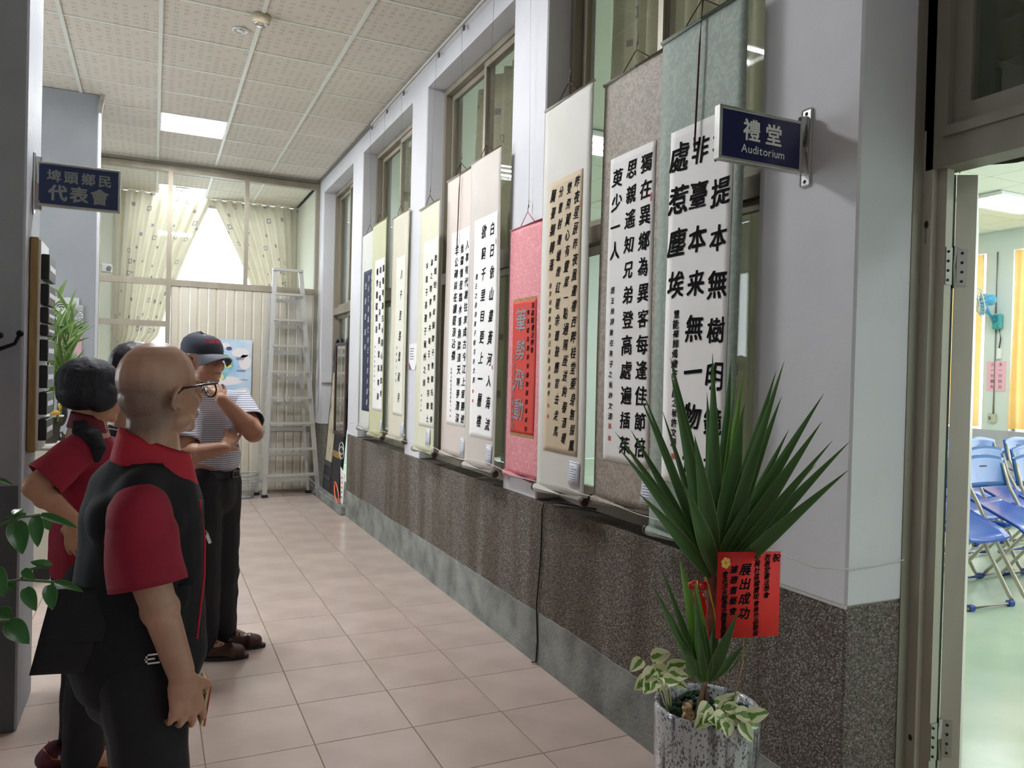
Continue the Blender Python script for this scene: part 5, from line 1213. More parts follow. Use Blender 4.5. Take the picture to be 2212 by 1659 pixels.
# ================================================================== PEOPLE
def fuse(name, mb, voxel, m, parent, sm=3, wr=0.0, wsc=9, deci=None):
    me = mb.mesh(name, True); o = bpy.data.objects.new('tmp', me); COL.objects.link(o)
    r = o.modifiers.new('r', 'REMESH'); r.mode = 'VOXEL'; r.voxel_size = voxel; r.use_smooth_shade = True
    s_ = o.modifiers.new('s', 'SMOOTH'); s_.iterations = sm; s_.factor = .5
    if deci: d = o.modifiers.new('d', 'DECIMATE'); d.ratio = deci
    bpy.context.view_layer.update()
    m2 = bpy.data.meshes.new_from_object(o.evaluated_get(bpy.context.evaluated_depsgraph_get()))
    bpy.data.objects.remove(o); bpy.data.meshes.remove(me)
    if wr:
        ns = [v.normal.copy() for v in m2.vertices]
        for v, n in zip(m2.vertices, ns):
            p = v.co; k = noise.noise(V((p.x*wsc, p.y*wsc, p.z*wsc*.55+2*noise.noise(p*3)))) + .5*noise.noise(p*wsc*2.1)
            v.co = p+n*wr*k
    for p in m2.polygons: p.use_smooth = True
    m2.name = name
    return add(name, m2, m, parent)
def skin_mat(name, c, c2): return mat(name, c, .42, col2=c2, scale=7, bump=.06, bscale=120, spec=.45)
def headframe(c, az, pitch=0.0, roll=0.0, s=1.0):
    R = Matrix.Rotation(-math.radians(az), 3, 'Z') @ Matrix.Rotation(math.radians(pitch), 3, 'X') @ Matrix.Rotation(math.radians(roll), 3, 'Y')
    c = V(c)
    return (lambda x, y, z: c + R @ (V((x, y, z))*s)), R
def head(mb, H, R, s=1.0, ck=1.0, ear=1.0):
    E = lambda p, r: mb.ell(H(*p), V(r)*s, R, 18, 12)
    E((0, -.018, .036), (.079, .101, .093)); E((0, .022, .022), (.060, .064, .052)); E((0, .0, .0), (.071, .080, .070)); E((0, .030, -.030), (.060*(ck*.5+.5), .062, .082)); E((0, .032, -.072), (.050, .052, .040)); E((0, .072, -.094), (.023, .017, .017))
    for q in (-1, 1):
        E((q*.038, .058, -.028), (.024*ck, .026*ck, .028*ck)); E((q*.031, .080, .004), (.014, .010, .009)); E((q*.045, .020, -.070), (.018, .036, .024))
    mb.cap(H(-.032, .080, .022), H(.032, .080, .022), .009*s, .009*s, 10)
    mb.cap(H(0, .088, .012), H(0, .106, -.026), .0075*s, .0115*s, 10); E((-.011, .098, -.031), (.008, .009, .007)); E((.011, .098, -.031), (.008, .009, .007))
    mb.cap(H(-.018, .086, -.057), H(.018, .086, -.057), .006*s, .006*s, 8); mb.cap(H(-.016, .085, -.068), H(.016, .085, -.068), .0065*s, .0065*s, 8)
    for q in (-1, 1):
        cx = q*.074
        pts = [H(cx+q*(.006+.007*math.sin(k*PI/9)), -.012+.003*0-.018*math.sin(k*PI/9)*1.0+.008*math.cos(k*PI/9), -.010+ear*.031*math.cos(k*PI/9)) for k in range(10)]
        mb.tube(pts, [.006*s]*9+[.0075*s], 8); E((cx+q*.002, -.010, -.012), (.0055, .016, .026*ear)); E((cx+q*.004, -.004, -.010-.028*ear), (.006, .008, .009)); E((cx+q*.006, .004, -.010), (.005, .005, .009))
def face_parts(H, R, parent, s=1.0, glasses=False):
    for q in (-1, 1):
        mb = MB(); mb.ell(H(q*.031, .088, .002), V((.0105, .004, .0035))*s, R, 10, 6); mb.build('eye', mat('dark_eye', (30, 24, 22), .2), parent)
        mb = MB(); mb.cap(H(q*.018, .0915, .021), H(q*.045, .083, .023), .0028*s, .002*s, 8); mb.build('eyebrow', mat('dark_brow', (50, 44, 42), .8), parent)
    mb = MB(); mb.cap(H(-.017, .0905, -.0625), H(.017, .0905, -.0625), .0022*s, .0022*s, 8); mb.build('lips', mat('lip_tone', (120, 66, 60), .5), parent)
def hand(mb, w, d, back, thumb, curl=(.5, .6, .6, .7), s=1.0, tcurl=.4, spread=.12, L_=None):
    """w wrist, d direction of the palm, back = normal of the hand's back, thumb = +1/-1 side"""
    w = V(w); d = V(d).normalized(); n = V(back); n = (n-d*n.dot(d)).normalized(); sd = d.cross(n).normalized()*thumb
    mb.cap(w, w+d*.035*s, .026*s, .034*s, 14, sq=.62, side=sd)
    mb.cap(w+d*.03*s+sd*.012*s, w+d*.082*s+sd*.022*s, .024*s, .0175*s, 12, sq=.65, side=sd); mb.cap(w+d*.03*s-sd*.010*s, w+d*.078*s-sd*.020*s, .024*s, .0165*s, 12, sq=.65, side=sd); mb.cap(w+d*.02*s, w+d*.082*s, .026*s, .018*s, 12, sq=.62, side=sd)
    for k, (off, ln) in enumerate(((.031, .074), (.0105, .083), (-.0105, .077), (-.030, .060))):
        p = w+d*(.086-.004*abs(k-1))*s+sd*off*s; a = 0; dd = (d+sd*(off/.03)*spread).normalized(); segs = (.44, .32, .24)
        for j, sg in enumerate(segs):
            a += curl[k]*(.75, 1.0, .8)[j]
            v = dd*math.cos(a)-n*math.sin(a); q = p+v*ln*sg*s; r0 = (.0092, .0084, .0076)[j]*s*(.92 if k == 3 else 1); mb.cap(p, q, r0, r0*.93, 9); p = q
    p = w+d*.028*s+sd*.026*s; v = (d*.62+sd*.75-n*.25).normalized(); q = p+v*.036*s; mb.cap(p, q, .0135*s, .0108*s, 10)
    v = (d*(.85)+sd*(.45-tcurl)-n*(.2+tcurl)).normalized(); q2 = q+v*.032*s; mb.cap(q, q2, .0105*s, .009*s, 10); v = (d*.8+sd*(.2-tcurl)-n*(.25+tcurl)).normalized(); mb.cap(q2, q2+v*.024*s, .009*s, .0075*s, 10)
def sleeve(name, m, parent, p0, p1, r0, r1, side=(0, 0, 1), n=26, wr=.005, sd=0.0, flare=.0):
    p0, p1 = V(p0), V(p1); d = (p1-p0); L_ = d.length; d.normalize(); s1, s2, _ = axes(d, V(side)); mb = MB()
    def ring(t, k):
        a = 2*PI*k/n; r = r0*.9+(r0*.1)*min(1, t*4)+(r1-r0)*t+flare*t*t + wr*noise.noise(V((math.cos(a)*2+sd, math.sin(a)*2, t*2.2)))*(1.0) + wr*.7*math.sin(a*3+t*4+sd)*t
        return p0+d*L_*t+(s1*math.cos(a)+s2*math.sin(a))*r
    mb.grid(lambda u, v: ring(v, u*n), n, 12)
    mb.grid(lambda u, v: ring(1.0-.10*v, u*n) .lerp(p0+d*L_*(1-.1*v), .045), n, 3)
    mb.grid(lambda u, v: ring(1.0, u*n).lerp(p1, .045*v), n, 1)
    bmesh.ops.remove_doubles(mb.b, verts=mb.b.verts[:], dist=.0002)
    return mb.build(name, m, parent)
def limb(mb, a, b, c, r0, r1, r2, mus=0.0):
    mb.cap(a, b, r0, r1); mb.cap(b, c, r1, r2)
    b, c = V(b), V(c)
    if mus: mb.ell(b.lerp(c, .28), (r1*1.04,)*3)
def shoe(name, parent, heel, az, m, sole_m, ln=.27, s=1.0):
    R = Matrix.Rotation(-math.radians(az), 3, 'Z'); o = V(heel); P = lambda x, y, z: o+R @ V((x, y, z)); mb = MB()
    mb.cap(P(0, .045, .05), P(0, .09, .05), .043, .044); mb.cap(P(0, .10, .045), P(0, ln-.055, .036), .043, .042, sq=.8, side=(1, 0, 0)); mb.cap(P(0, .02, .045), P(0, .05, .07), .036, .04); mb.cap(P(-.008, ln-.08, .035), P(.01, ln-.075, .035), .042, .042, sq=.75, side=(0, 0, 1))
    o1 = fuse(name, mb, .006, m, parent, 2)
    for v in o1.data.vertices: v.co.z = max(v.co.z, .012-rootpos(parent).z)
    mb = MB(); out = []
    for k in range(24):
        a = 2*PI*k/24; y = ln/2+(ln/2+.004)*math.cos(a); wd = .040+.010*math.cos(a); out.append(P(wd*math.sin(a), y, 0))
    mb.prism(out, (0, 0, .018)); mb.build('sole', sole_m, o1); return o1, P
def stripes(name, c1, c2, per, duty, rough=.8, tilt=0):
    m = bpy.data.materials.new(name); m.use_nodes = True; nt = m.node_tree; N = nt.nodes; L = nt.links; b = N['Principled BSDF']; b.inputs['Roughness'].default_value = rough
    tc = N.new('ShaderNodeTexCoord'); sp = N.new('ShaderNodeSeparateXYZ'); L.new(tc.outputs['Object'], sp.inputs[0])
    nz = N.new('ShaderNodeTexNoise'); nz.inputs['Scale'].default_value = 5; L.new(tc.outputs['Object'], nz.inputs['Vector'])
    z = node_math(nt, 'ADD', sp.outputs[2], node_math(nt, 'MULTIPLY', nz.outputs[0], per*1.2)); z = node_math(nt, 'ADD', z, node_math(nt, 'MULTIPLY', sp.outputs[0], tilt))
    f = node_math(nt, 'FRACT', node_math(nt, 'ADD', node_math(nt, 'DIVIDE', z, per), 100)); k = node_math(nt, 'LESS_THAN', f, duty)
    mx = N.new('ShaderNodeMix'); mx.data_type = 'RGBA'; mx.inputs['A'].default_value = srgb(c1); mx.inputs['B'].default_value = srgb(c2); L.new(k, mx.inputs[0]); L.new(mx.outputs['Result'], b.inputs['Base Color']); return m
maroon = mat('maroon_polo_cloth', (160, 24, 54), .75, col2=(144, 20, 47), scale=12, bump=.15, bscale=300); collar_m = mat('bright_maroon_collar', (192, 34, 56), .7, bump=.15, bscale=300)
navyblk = mat('black_vest_cloth', (17, 18, 26), .8, col2=(13, 14, 21), scale=6, bump=.1, bscale=200); trou = mat('black_trouser_cloth', (18, 19, 26), .75, bump=.1, bscale=200)
def vec(az): return V((math.sin(math.radians(az)), math.cos(math.radians(az)), 0))

# ---------- 1. bald man in front
def bald_man():
    t = thing('person', (.02, 2.12, 0), 'bald man with glasses in a black vest over a maroon polo shirt', 'person')
    sk = mat('tanned_skin', (198, 156, 134), .38, col2=(180, 134, 110), scale=6, bump=.08, bscale=140)
    H, R = headframe((0.024, 2.100, 1.411), 57, 3, 2, .97); F = vec(84); RT = vec(174)
    ch = V((-0.012, 2.120, 1.099)); pel = V((-0.019, 2.130, 0.770)); nb = V((0.004, 2.100, 1.240))
    sh = V((-0.023, 1.955, 1.132)); el = V((0.007, 1.925, 0.976)); wr = V((0.072, 1.915, 0.769))
    shl = ch-RT*.165+V((0, 0, .03)); ell_ = shl+V((.03, .05, -.26)); wrl = ell_+V((.0, -.02, -.22))
    mb = MB(); head(mb, H, R, .97, .80, .85); mb.cap(H(0, -.032, -.022), nb+V((-.005, 0, -.01)), .056, .060); mb.ell(H(0, -.045, -.012), (.066, .066, .060)); mb.cap(H(0, -.008, -.07), nb+F*.015, .040, .052)
    mb.cap(nb, ch, .07, .12); mb.cap(ch+V((0, 0, .04)), pel, .115, .13, 18, sq=1.15, side=F); mb.cap(sh, shl, .06, .06)
    limb(mb, sh, el, wr, .052, .043, .031, 1); limb(mb, shl, ell_, wrl, .052, .042, .03)
    hand(mb, wr, V((.16, 0, -1)), V((.25, -.95, .0)), -1, curl=(.45, .5, .55, .6), s=1.06, tcurl=.75)
    hand(mb, wrl, V((.1, -.1, -.9)), V((.2, .9, .1)), 1, curl=(.5, .6, .7, .7), s=.98)
    for s in (-1, 1):
        hp = pel+RT*s*.085; kn = V((hp.x+.03, hp.y, .44)); an = V((hp.x+.02, hp.y, .09)); mb.cap(hp, kn, .08, .06); mb.cap(kn, an, .055, .04); mb.cap(an, an+F*.1+V((0, 0, -.04)), .035, .03)
    body = fuse('body', mb, .0045, sk, t, 2)
    # close-cropped grey hair round the lower back of the skull (a colour of the scalp itself)
    nt = sk.node_tree; N = nt.nodes; L = nt.links; b = N['Principled BSDF']; src = b.inputs['Base Color'].links[0].from_socket
    tcn = N.new('ShaderNodeTexCoord'); dm = N.new('ShaderNodeVectorMath'); dm.operation = 'DISTANCE'; dm.inputs[1].default_value = H(.02, -.075, -.035)-rootpos(t); L.new(tcn.outputs['Object'], dm.inputs[0])
    mrn = N.new('ShaderNodeMapRange'); mrn.inputs['From Min'].default_value = .055; mrn.inputs['From Max'].default_value = .098; mrn.inputs['To Min'].default_value = .75; mrn.inputs['To Max'].default_value = 0; L.new(dm.outputs['Value'], mrn.inputs[0])
    nzn = N.new('ShaderNodeTexNoise'); nzn.inputs['Scale'].default_value = 400; L.new(tcn.outputs['Object'], nzn.inputs['Vector']); kk = node_math(nt, 'MULTIPLY', mrn.outputs[0], node_math(nt, 'ADD', nzn.outputs[0], .5))
    mm = N.new('ShaderNodeMix'); mm.data_type = 'RGBA'; mm.inputs['B'].default_value = srgb((104, 88, 82)); L.new(kk, mm.inputs[0]); L.new(src, mm.inputs['A']); L.new(mm.outputs['Result'], b.inputs['Base Color'])
    face_parts(H, R, t, .97)
    # polo shirt: torso + right sleeve
    mb = MB(); mb.cap(ch+V((0, 0, .03)), pel+V((0, 0, .05)), .128, .142, 20, sq=1.12, side=F); mb.cap(sh+RT*-.02, shl, .068, .068)
    mb.cap(sh, sh.lerp(el, .45), .073, .070, 16); mb.cap(shl, shl.lerp(ell_, .9), .066, .068, 16); mb.cap(nb+V((0, 0, -.02)), ch, .075, .12)
    sleeve('sleeve', maroon, t, sh.lerp(el, .02), sh.lerp(el, 1.0)+V((-.006, 0, -.002)), .074, .083, sd=1.0)
    fuse('polo_shirt', mb, .007, maroon, t, 12, wr=.005, wsc=9)
    # collar: standing turned-down band
    mb = MB()
    def fn(u, v):
        a = 2*PI*u; r = .065+.016*v+.003*math.sin(3*a); lean = F*(.012*math.cos(a)); dirv = F*math.cos(a)*1.08+RT*math.sin(a)
        return nb+V((0, 0, .050-.075*v-.034*math.cos(a)))+dirv*(r+.004*math.cos(a))+lean
    mb.grid(fn, 36, 5, thick=(0, 0, -.004)); mb.build('shirt_collar', collar_m, t)
    # vest
    mb = MB(); mb.cap(ch+V((0, 0, .028)), pel+V((0, 0, -.02)), .142, .160, 22, sq=1.12, side=F)
    mb.cap(sh+V((0, .035, .035)), nb+RT*.05+V((0, 0, -.035)), .060, .045); mb.cap(sh+V((-.05, .06, -.02)), ch, .07, .12); mb.cap(sh+V((.05, .06, -.03)), ch, .06, .12); mb.cap(shl, nb-RT*.05+V((0, 0, -.035)), .058, .045)
    mb.cap(nb+V((-.05, 0, -.045)), ch, .06, .13); mb.cap(nb+V((.06, 0, -.085)), ch+F*.03, .05, .12)
    fuse('vest', mb, .008, navyblk, t, 16, wr=.006, wsc=7)
    mb = MB()
    def fn(u, v):
        a = math.radians(200*u-100)+PI; r = .082+.028*v; dirv = F*math.cos(a)*1.05+RT*math.sin(a)
        return nb+V((0, 0, -.008-.05*v+.01*math.sin(a)))+dirv*r
    mb.grid(fn, 24, 4, thick=(0, 0, -.005)); mb.build('vest_collar', navyblk, t)
    # front edge piping and zip pull
    zf = [V((0.109, 1.990, 1.154)), V((0.121, 1.985, 1.065)), V((0.122, 1.985, 0.975)), V((0.108, 1.980, 0.821))]
    mb = MB(); mb.tube([p+V((.0, -.0, 0)) for p in zf], .003, 6); mb.build('red_piping', collar_m, t)
    z = V((0.129, 2.000, 1.073)); mb = MB(); mb.box(z.x-.004, z.x+.005, z.y-.004, z.y+.002, z.z-.028, z.z, bev=.001, rot=Euler((0, -.35, 0))); mb.tube([z+V((-.006, -.002, .004)), z+V((-.004, -.002, -.006))], .004, 6); mb.build('zip_pull', chrome, t)
    # trousers
    mb = MB(); mb.cap(pel+V((0, 0, .05)), pel+V((0, 0, -.08)), .128, .13, 18, sq=1.15, side=F)
    for s in (-1, 1):
        hp = pel+RT*s*.085+V((0, 0, -.03)); kn = V((hp.x+.03, hp.y, .44)); an = V((hp.x+.02, hp.y, .10)); mb.cap(hp, kn, .105, .085); mb.cap(kn, an, .085, .075)
    fuse('trousers', mb, .008, trou, t, 10, wr=.006)
    for s in (-1, 1):
        hp = pel+RT*s*.085; shoe('shoe', t, (hp.x-.03, hp.y, 0), 84, black_m, mat('dark_sole', (40, 38, 38), .7), .26)
    # glasses
    gm = mat('black_frame', (24, 22, 26), .25)
    for q in (-1, 1):
        mb = MB(); mb.tube([H(q*.078, -.030, -.014), H(q*.084, -.016, .004), H(q*.0835, .0, .015), H(q*.081, .055, .020), H(q*.070, .110, .022)], [.003, .0034, .0030, .0028, .0032], 8); mb.build('temple', gm, t)
        mb = MB(); pts = [H(q*.036+.030*math.cos(2*PI*k/20), .118-.007*abs(.6*math.cos(2*PI*k/20)+q*.5), .004+.021*math.sin(2*PI*k/20)) for k in range(21)]; mb.tube(pts, .0022, 6, caps=False); mb.build('rim', gm, t)
        mb = MB(); mb.poly([H(q*.036+.029*math.cos(2*PI*k/20), .116-.007*abs(.6*math.cos(2*PI*k/20)+q*.5), .004+.020*math.sin(2*PI*k/20)) for k in range(20)]); mb.build('lens', glass, t)
    mb = MB(); mb.tube([H(-.010, .119, .008), H(0, .121, .012), H(.010, .119, .008)], .002, 6); mb.build('bridge', gm, t)
    return t, wr, sh, ch
tb, wrb, shb, chb = bald_man()
# stubble colour on the shaved lower skull: hair-cap part under the crown
# shoulder bag
t = thing('shoulder_bag', (-.10, 1.99, .66), 'large black shoulder bag hanging at the bald man\'s hip, with a metal buckle', 'bag')
bagm = mat('black_nylon', (14, 15, 20), .65, bump=.12, bscale=160)
P = [(-0.199, 2.020, 0.957), (0.100, 1.985, 0.952), (0.078, 1.985, 0.756), (-0.241, 2.020, 0.767)]
P = [V(p) for p in P]
def bagfn(u, v, off=0.0):
    p = P[0].lerp(P[1], u).lerp(P[3].lerp(P[2], u), v); bul = math.sin(PI*u)*math.sin(PI*v); return p+V((0, -.018*bul-off, 0))
mb = MB(); mb.grid(lambda u, v: bagfn(u, v), 16, 12, thick=(0, .055, 0)); mb.build('bag_body', bagm, t)
mb = MB(); mb.grid(lambda u, v: bagfn(-.0+1.0*u, -.02+.62*v, .008), 16, 10, thick=(0, .006, 0)); mb.build('flap', bagm, t)
bk = V((0.013, 1.955, 0.795)); mb = MB()
for a in ((-.016, .018, .008, .012), (-.016, .018, -.012, -.008), (-.016, -.012, -.012, .012), (.014, .018, -.012, .012), (-.018, .004, -.002, .002)): mb.box(bk.x+a[0], bk.x+a[1], bk.y-.003, bk.y+.003, bk.z+a[2], bk.z+a[3])
mb.build('buckle', chrome, t); mb = MB(); mb.box(bk.x-.012, bk.x+.014, bk.y+.002, bk.y+.028, bk.z-.05, bk.z+.06, bev=.002); mb.build('buckle_strap', bagm, t)
mb = MB(); mb.tube([P[1]+V((-.05, .04, 0)), V((-0.026, 2.350, 1.001)), chb+V((-.05, .20, .10))], [.016, .016, .016], 8, sq=.3); mb.build('shoulder_strap', bagm, t)
q = V((0.121, 1.930, 0.704)); t = thing('booklet', q, 'folded red and yellow booklet held in the bald man\'s hand', 'booklet')
mb = MB(); mb.box(q.x+.000, q.x+.007, q.y+.02, q.y+.11, q.z-.085, q.z+.012, rot=Euler((0, .14, .1))); mb.build('pages', mat('yellow_page', (222, 206, 150), .6), t)
mb = MB(); mb.box(q.x+.0075, q.x+.0095, q.y+.018, q.y+.11, q.z-.085, q.z+.010, rot=Euler((0, .14, .1))); mb.build('red_cover', mat('red_cover', (190, 34, 40), .5), t)

# ---------- 2. man in the cap
def cap_man():
    t = thing('person', (.28, 4.22, 0), 'man in a grey cap and striped polo shirt resting his chin on his hand', 'person')
    sk = mat('brown_skin', (192, 146, 120), .45, col2=(174, 126, 102), scale=6, bump=.08, bscale=140)
    H, R = headframe((0.233, 4.160, 1.507), 143, 4, 0, 1.06); F = vec(128); RT = vec(218)
    ch = V((0.265, 4.200, 1.224)); pel = V((0.280, 4.220, 0.901)); nb = V((0.235, 4.180, 1.371))
    shr = V((0.163, 4.060, 1.278)); elr = V((0.130, 3.930, 1.055)); wrr = V((0.312, 3.860, 1.095))
    shl = V((0.419, 4.300, 1.297)); ell_ = V((0.463, 4.020, 1.154)); wrl = V((0.301, 3.930, 1.325))
    mb = MB(); head(mb, H, R, 1.06); mb.cap(H(0, -.020, -.05), nb, .060, .068); mb.cap(nb, ch, .07, .12); mb.cap(ch, pel, .12, .13, 18, sq=.85, side=RT)
    mb.cap(shr, shl, .06, .06); limb(mb, shr, elr, wrr, .055, .050, .031, 1); limb(mb, shl, ell_, wrl, .055, .050, .030, 1)
    hand(mb, wrr, (V((0.378, 3.960, 1.182))-wrr), V((.3, -.9, .2)), 1, curl=(.25, .3, .35, .4), s=1.0, tcurl=.2)
    hand(mb, wrl, (V((0.245, 4.000, 1.412))-wrl), V((.4, -.8, .5)), 1, curl=(.75, .85, .9, .9), s=1.02, tcurl=.0)
    for s in (-1, 1):
        hp = pel+RT*s*.09; kn = V((hp.x+.01, hp.y, .47)); an = V((hp.x+.02, hp.y, .09)); mb.cap(hp, kn, .085, .06); mb.cap(kn, an, .055, .04); mb.cap(an, an+vec(105)*.1+V((0, 0, -.04)), .035, .03)
    fuse('body', mb, .0048, sk, t, 2); face_parts(H, R, t, 1.06)
    hm = mat('short_dark_hair', (46, 42, 42), .8); mb = MB(); mb.ell(H(0, -.028, .018), V((.081, .092, .072))*1.06, R); mb.ell(H(0, -.045, -.02), V((.072, .07, .05))*1.06, R); fuse('hair', mb, .006, hm, t, 2)
    # cap with brim
    cm = mat('charcoal_cap_cloth', (52, 54, 68), .75, bump=.1, bscale=260); cb = mat('grey_brim_cloth', (110, 112, 122), .7); mb = MB()
    s = 1.06
    prof_ = [(1.0, 0), (1.02, .02), (.99, .05), (.86, .082), (.58, .104), (.25, .113), (.03, .115)]
    rings = []
    for r, z in prof_:
        rings.append([mb.b.verts.new(H(math.sin(2*PI*k/28)*.086*r, -.012+math.cos(2*PI*k/28)*.106*r, .036+z*.86-.010*math.cos(2*PI*k/28)*(1-r*.0))) for k in range(28)])
    for A, B in zip(rings, rings[1:]):
        for k in range(28): mb.b.faces.new((A[k], A[(k+1) % 28], B[(k+1) % 28], B[k])).smooth = True
    mb.b.faces.new(rings[-1]); cap_o = mb.build('cap', cm, t)
    mb = MB()
    def fn(u, v):
        a = math.radians(-62+124*u); r0_ = V((math.sin(a)*.086, -.012+math.cos(a)*.106, .028)); k = .068*v*math.cos(a*1.15)
        return H(r0_.x*(1+.05*v), r0_.y+k, r0_.z-.010*v-.042*(math.sin(a)**2)*(v)-.012*v*v)
    mb.grid(fn, 20, 8, thick=(0, 0, -.004)); mb.build('brim', cb, cap_o)
    mb = MB(); mb.ell(H(0, -.012, .136), (.006, .006, .004)); mb.build('cap_button', cm, cap_o)
    mb = MB()
    for i, a in enumerate((-.42, -.25, -.05, .12, .30)):
        a += .25; c = [H(math.sin(a+du)*.0865*rr, -.012+math.cos(a+du)*.1070*rr, .036+zz*.86-.009*math.cos(a)) for du, rr, zz in ((-.07, .985, .062), (.07, .985, .062), (.08, .94, .080), (-.05, .955, .078))]
        mb.poly(c)
    mb.build('red_embroidery', mat('red_thread', (190, 40, 60), .7), cap_o)
    # polo
    pm = stripes('striped_polo_cloth', (214, 216, 226), (128, 134, 154), .0105, .36); mb = MB()
    mb.cap(ch+V((0, 0, .02)), pel+V((0, 0, .12)), .130, .140, 20, sq=.90, side=RT); mb.cap(shr, shl, .070, .070); mb.cap(shr, shr.lerp(elr, .3), .068, .066); mb.cap(shl, shl.lerp(ell_, .3), .068, .066); mb.cap(nb+V((0, 0, -.03)), ch, .07, .12)
    sleeve('sleeve', pm, t, shr, shr.lerp(elr, .72), .068, .076, sd=2); sleeve('sleeve', pm, t, shl, shl.lerp(ell_, .72), .068, .076, sd=3)
    mb.cap(ch+F*.03+V((0, 0, -.05)), pel+F*.035+V((0, 0, .12)), .11, .118)
    po_ = fuse('polo_shirt', mb, .0065, pm, t, 10, wr=.006, wsc=9)
    for v in po_.data.vertices: v.co.z = max(v.co.z, pel.z+.052+.004*math.sin(v.co.x*60))
    cl = mat('lilac_collar_cloth', (168, 174, 206), .7); mb = MB()
    def fn(u, v):
        a = math.radians(-150+300*u)+PI; r = .068+.025*v; return nb+V((0, 0, .015-.045*v-.03*math.cos(a)))+(F*math.cos(a)+RT*math.sin(a))*r
    mb.grid(fn, 30, 4, thick=(0, 0, -.004)); mb.build('collar', cl, t)
    mb = MB(); c = ch+F*.142; mb.grid(lambda u, v: c+V((0, 0, .06-.10*v))+RT*((u-.5)*.03*(1-.4*v))+F*(.012*v), 2, 6, thick=F*.004); mb.build('placket', cl, t)
    # belt, trousers, shoes
    mb = MB(); n = 32
    for z0, z1 in ((-.018, .018),):
        A = [mb.b.verts.new(pel+V((0, 0, .035+z0))+F*math.cos(2*PI*k/n)*.143+RT*math.sin(2*PI*k/n)*.136) for k in range(n)]; B = [mb.b.verts.new(v.co+V((0, 0, z1-z0))) for v in A]
        for k in range(n): mb.b.faces.new((A[k], A[(k+1) % n], B[(k+1) % n], B[k])).smooth = True
    mb.build('belt', mat('black_leather', (26, 26, 32), .35), t)
    c = pel+V((0, 0, .035))+F*.143; mb = MB()
    for a in ((-.03, .03, .012, .018), (-.03, .03, -.018, -.012), (-.03, -.024, -.018, .018), (.024, .03, -.018, .018)): mb.prism([c+RT*x+V((0, 0, z)) for x, z in ((a[0], a[2]), (a[1], a[2]), (a[1], a[3]), (a[0], a[3]))], F*.004)
    mb.build('belt_buckle', mat('aged_brass', (150, 146, 124), .3, .9), t)
    mb = MB(); mb.cap(pel+V((0, 0, .0)), pel+V((0, 0, -.08)), .138, .14, 18, sq=.9, side=RT)
    for s in (-1, 1):
        hp = pel+RT*s*.08+V((0, 0, -.02)); kn = V((hp.x+.015, hp.y, .47)); an = V((hp.x+.02, hp.y, .070)); mb.cap(hp, kn, .112, .090); mb.cap(kn, an, .090, .078)
    fuse('trousers', mb, .008, trou, t, 10, wr=.007)
    lm = mat('brown_leather', (84, 52, 42), .3, col2=(60, 36, 30), scale=14); 
    for s in (-1, 1):
        hp = pel+RT*s*.08; o_, P_ = shoe('shoe', t, (hp.x-.04, hp.y+.0, 0), 104, lm, mat('dark_sole', (40, 38, 38), .7), .285)
        mb = MB(); mb.tube([P_(-.02, .13, .083), P_(.0, .14, .088), P_(.02, .13, .083)], .003, 6); mb.tube([P_(-.02, .155, .078), P_(.02, .155, .078)], .003, 6); mb.build('lace', black_m, o_)
cap_man()

